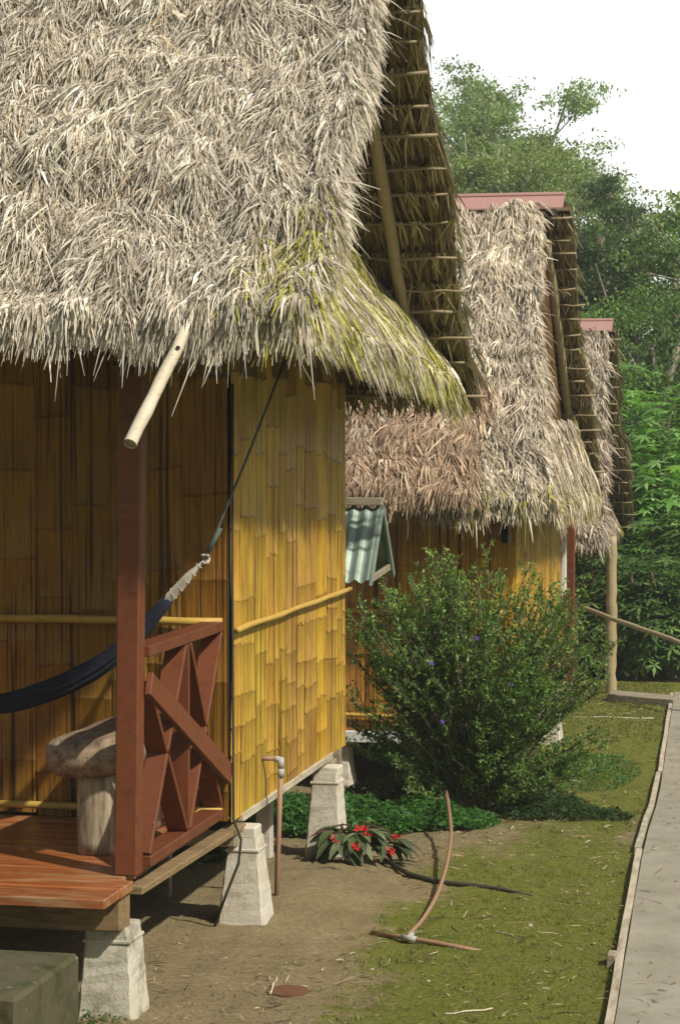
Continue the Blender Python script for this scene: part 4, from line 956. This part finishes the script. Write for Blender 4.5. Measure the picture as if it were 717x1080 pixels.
# ------------------------------------------------------------------ forest
def palmate_shrub(px, d, H, wid, n, label, cols, seed, size=(.16, .30), name='broadleaf_shrub', z0=None, lobes=7):
    r = np.random.default_rng(seed); x, y = xy(px, d); zb = float(gz(x, y)); t = thing(name, (x, y, zb), label, 'shrub', 'broadleaf shrubs at the forest edge')
    st = MB(); sb = SB(); tips = []
    for i in range(9):
        a = r.uniform(0, 6.28); e = Vector((x + math.cos(a) * wid * .5, y + math.sin(a) * wid * .4, zb + H * r.uniform(.5, .92)))
        st.tube([(x + r.normal(0, .1), y + r.normal(0, .1), zb - .1), tuple(Vector((x, y, zb)).lerp(e, .5) + Vector((0, 0, .2))), tuple(e)], [.05, .035, .012], 6, cap=False)
    st.build('stems', M['bark'], t)
    th = r.uniform(0, 6.28, n); ph = np.arccos(r.uniform(-.2, 1, n)); rr = r.uniform(.45, 1.0, n) ** .45
    lump = 1 + .16 * vnoise(np.cos(th) * 2, np.sin(th) * 2, ph * 2, 1.5, seed % 5)
    P = np.stack([x + np.cos(th) * np.sin(ph) * wid * rr * lump, y + np.sin(th) * np.sin(ph) * wid * .8 * rr * lump, zb + H * (.12 + .88 * np.clip(np.cos(ph), -.1, 1) ** .8 * rr * lump)], -1)
    P[:, 2] = np.where(np.cos(ph) < .1, zb + r.uniform(.1, .5, n) * H, P[:, 2])
    out = unit(P - np.array([x, y, zb + H * .3])); N = unit(out * .6 + np.array([0, 0, .9]) + r.normal(0, .28, (n, 3)))
    T = unit(np.cross(N, r.normal(size=(n, 3)))); B_ = np.cross(N, T); S_ = r.uniform(*size, n); C = pal(n, cols, jit=.16)
    for k in range(lobes):
        a = (k / (lobes - 1) - .5) * 4.6; ll = S_ * (1 - .35 * abs(k / (lobes - 1) - .5) * 2) * r.uniform(.85, 1.1, n)
        D = unit(T * math.cos(a) + B_ * math.sin(a) - N * .22)
        V, F, Cc = leafquads(P, D, N, ll, ll * .27, C * r.uniform(.92, 1.08, (n, 1)), .02); sb.add(V, F, Cc)
    sb.build('foliage', M['leaf'], t); return t
def tree(px, d, top_py, wid, label, cols, seed, n=16000, leaf=(.10, .20), trunk=.22, crown=.6, dens=28, clump=.9, name='forest_tree', bark='palebark', flat=.6, zoff=0, z_top=None, gauss=.42, group='trees of the forest edge'):
    r = np.random.default_rng(seed); x, y = xy(px, d); zb = float(gz(x, y)) - .2; zt = z_top or zz(top_py, d); H = zt - zb
    t = thing(name, (x, y, zb), label, 'tree', group); m = MB(); ctr = np.array([x, y, zb + H * (1 - crown / 2)])
    lean = r.normal(0, .3, 2); tp = [(x + lean[0] * s, y + lean[1] * s, zb + H * s * .9) for s in np.linspace(0, 1, 8)]
    m.tube([(p[0] + r.normal(0, .05), p[1], p[2]) for p in tp], list(np.linspace(trunk, trunk * .25, 8)), 8, .5)
    cc = []
    while len(cc) < dens:
        q = r.uniform(-1, 1, 3)
        if .12 < (q ** 2).sum() < 1: cc.append(ctr + q * np.array([wid, wid * .8, H * crown * .5]) * (1 + .12 * r.normal()))
    cc = np.array(cc); s_ = np.clip((cc[:, 2] - zb) / H - .18, .15, .85)
    for c, s in zip(cc, s_):
        p0 = Vector(tp[0]).lerp(Vector(tp[-1]), float(s)); e = Vector(c); mid = p0.lerp(e, .55) + Vector((r.normal() * .2, r.normal() * .2, .15 * H * .1))
        m.tube([p0, mid, e], [trunk * .3, trunk * .16, .02], 5, cap=False)
        for _ in range(3):
            m.tube([mid.lerp(e, r.uniform(.2, .9)), e + Vector(tuple(r.normal(0, clump * .5, 3)))], [trunk * .08, .01], 4, cap=False)
    m.build('trunk', M[bark], t, True)
    n = int(n * 2.0); leaf = (leaf[0] * .62, leaf[1] * .62)
    k = r.integers(0, dens, n); cr = clump * r.lognormal(0, .3, dens)
    # sub-clumps give twig-like bunches
    sub = r.normal(0, gauss, (dens, 14, 3)); j = r.integers(0, 14, n)
    P = cc[k] + (sub[k, j] + r.normal(0, .17, (n, 3))) * cr[k][:, None] * np.array([1.15, 1.15, flat])
    P[:, 2] = np.maximum(P[:, 2], zb + .2)
    D = unit(r.normal(size=(n, 3)) + np.array([0, 0, -.25])); N = unit(r.normal(size=(n, 3)) * .55 + np.array([0, 0, 1.]))
    sz = r.uniform(*leaf, n); C = pal(n, cols, jit=.14) * r.uniform(.82, 1.18, dens)[k][:, None]
    V, F, Cc = leafquads(P, D, N, sz, sz * .5, C, .1); npmesh('crown', V, F, M['leaf'], t, False, {'Col': Cc})
    return t
PALE = [(.21, .29, .12), (.26, .34, .15), (.15, .22, .09), (.30, .38, .18)]
MID = [(.11, .20, .05), (.15, .26, .07), (.08, .14, .04), (.20, .31, .09)]
DARK = [(.055, .105, .035), (.08, .14, .045), (.035, .07, .025), (.12, .18, .055)]
LIME = [(.17, .34, .08), (.22, .42, .11), (.12, .25, .06), (.28, .48, .15)]
# tall pale trees at upper left
tree(532, 50, 50, 1.45, 'tall airy tree with the highest crown, above the middle cabin ridge', PALE, 101, 22000, (.11, .20), .24, .44, 28, .8, flat=.55)
tree(488, 46, 85, 1.5, 'tall slender pale tree just right of the nearest thatch roof', PALE, 102, 11000, (.10, .19), .20, .5, 20, .8, flat=.6)
tree(520, 42, 135, 1.9, 'bushy yellow green tree directly behind the middle cabin ridge', [(.23, .29, .10), (.28, .34, .13), (.17, .22, .08)], 103, 18000, (.09, .18), .18, .62, 26, .8)
tree(568, 47, 160, 1.2, 'thin branched pale tree in the gap beside the vine covered tree', PALE, 104, 9000, (.10, .18), .17, .5, 18, .7)
tree(632, 44, 168, .8, 'small flat topped crown rising over the dark vine covered tree', PALE, 105, 3600, (.09, .17), .12, .25, 9, .6, flat=.35)
tree(618, 38, 205, 1.15, 'dark tree smothered in climbing vines, beside the middle roof ridge', DARK, 106, 22000, (.08, .16), .26, .8, 34, .62, name='vine_covered_tree', bark='bark', flat=.9)
tree(664, 39, 235, 1.2, 'dense dark tree at right, with a rounded top against the sky', DARK, 107, 20000, (.08, .16), .24, .78, 32, .62, bark='bark', flat=.8)
tree(650, 33, 300, 1.5, 'low bright green tree between the dark trees and the leafy shrubs', MID, 108, 17000, (.08, .15), .18, .7, 26, .6, flat=.7)
tree(712, 36, 176, .55, 'slender pale palm like tree at the right edge of the view', PALE, 109, 3200, (.10, .20), .10, .42, 9, .55, flat=.5)
tree(715, 40, 300, 1.0, 'dark tree low at the right edge beyond the slender one', DARK, 110, 11000, (.08, .16), .2, .7, 20, .6, bark='bark')
tree(772, 35, 240, 1.6, 'green tree just outside the right edge of the view', MID, 111, 12000, (.1, .2), .2, .7, 22, .7)
tree(560, 36, 230, 1.3, 'shaded tree low behind the middle cabin roof', DARK, 112, 9000, (.1, .2), .2, .75, 20, .7, bark='bark')
for (x_, y_, zt_, sd_, lb) in [(5.5, 24, 6.5, 301, 'tall bushy tree on the open side right of the path'), (9, 17, 6, 302, 'round green tree far to the right of the path'), (8.5, 29, 8, 303, 'large tree behind the open lawn right of the path'),
                      (3.6, 29, 6, 304, 'young tree at the end of the path on its right side')]:
    d_ = x_ * FW[0] + y_ * FW[1]; px_ = 358.5 + (x_ * RT[0] + y_ * RT[1]) / d_ * FPX
    tree(px_, d_, 0, 1.8, lb, MID, sd_, 11000, (.12, .24), .16, .72, 24, .8, z_top=zt_)
k = 0
SH = [(668, 30, 3.55, 1.0, 'bright broadleaf shrub, tallest of those right of the farthest cabin'), (712, 29, 3.35, .9, 'bright broadleaf shrub at the right picture edge'), (690, 27.4, 2.6, .85, 'broadleaf shrub in front of the two tall ones at right'),
      (655, 27.5, 2.3, .7, 'broadleaf shrub beside the farthest thatch roof'), (722, 26, 2.0, .8, 'low broadleaf shrub at the far right behind the handrail')]
for (px, d, H, wd, lb) in SH:
    palmate_shrub(px, d, H, wd, 560, lb, LIME if k < 4 else MID, 200 + k, (.17, .30)); k += 1
DS = [(628, 25.4, 1.6, .75, 'dark feathery shrub behind the lone porch pole'), (670, 24.8, 1.35, .7, 'dark shrub beyond the handrail, right of the pole'), (706, 24.6, 1.3, .7, 'dark shrub beyond the timber step at right'),
      (600, 26.5, 1.6, .8, 'shaded shrub seen between the cabins and the pole'), (748, 25.2, 1.6, .8, 'dark shrub just beyond the right edge of the view')]
for (px, d, H, wd, lb) in DS:
    palmate_shrub(px, d, H, wd, 900, lb, [(.07, .14, .04), (.10, .19, .05), (.15, .25, .07)], 200 + k, (.09, .20), 'dark_shrub', lobes=5); k += 1
# woods around the clearing: far backdrop, plus unseen masses added to block low skylight
def woods_with_blockers():
    sb = SB(); r = np.random.default_rng(77)
    for (cx, cy, w_, dz_, h) in [(-30, 8, 5, 20, 12), (-22, 38, 14, 6, 12), (2, 66, 26, 6, 5.5), (32, 46, 12, 12, 10), (19, 12, 3, 18, 9.5), (20, -16, 14, 4, 10), (-4, -14, 14, 4, 12), (-24, -14, 8, 8, 14)]:
        n = 9000 if cy < 50 else 26000
        x = cx + w_ * r.uniform(-1, 1, n); y = cy + dz_ * r.uniform(-1, 1, n); g = gz(x, y); top = h * (.72 + .3 * vnoise(x, y, 0, .35, 2))
        z = g + top * r.uniform(0, 1, n) ** .6; sz = r.uniform(.3, .8, n) if cy < 50 else r.uniform(.2, .4, n)
        D = unit(r.normal(size=(n, 3))); N = unit(r.normal(size=(n, 3)) + np.array([0, 0, .7]))
        V, F, C = leafquads(np.stack([x, y, z], -1), D, N, sz, sz * .6, pal(n, DARK + MID[:2], jit=.15)); sb.add(V, F, C)
    o = sb.build('woods_with_sky_block', M['leaf'], None); tag(o, 'far green forest backdrop, with unseen leaf masses added to block low skylight', 'forest', kind='stuff')
woods_with_blockers()

# ------------------------------------------------------------------ air
hz = MB(); hz.box(-60, 60, -45, 90, -4.5, 19); ho = hz.build('haze', M['white'])
hm = bpy.data.materials.new('haze_air'); hm.use_nodes = True; ht = hm.node_tree; ht.nodes.clear()
hv = ht.nodes.new('ShaderNodeVolumePrincipled'); hv.inputs['Color'].default_value = (.92, .95, .93, 1); hv.inputs['Density'].default_value = .0016; hv.inputs['Anisotropy'].default_value = .2
hout = ht.nodes.new('ShaderNodeOutputMaterial'); ht.links.new(hv.outputs[0], hout.inputs['Volume'])
ho.data.materials.clear(); ho.data.materials.append(hm); tag(ho, 'thin humid haze in the air over the clearing', 'haze', kind='stuff')
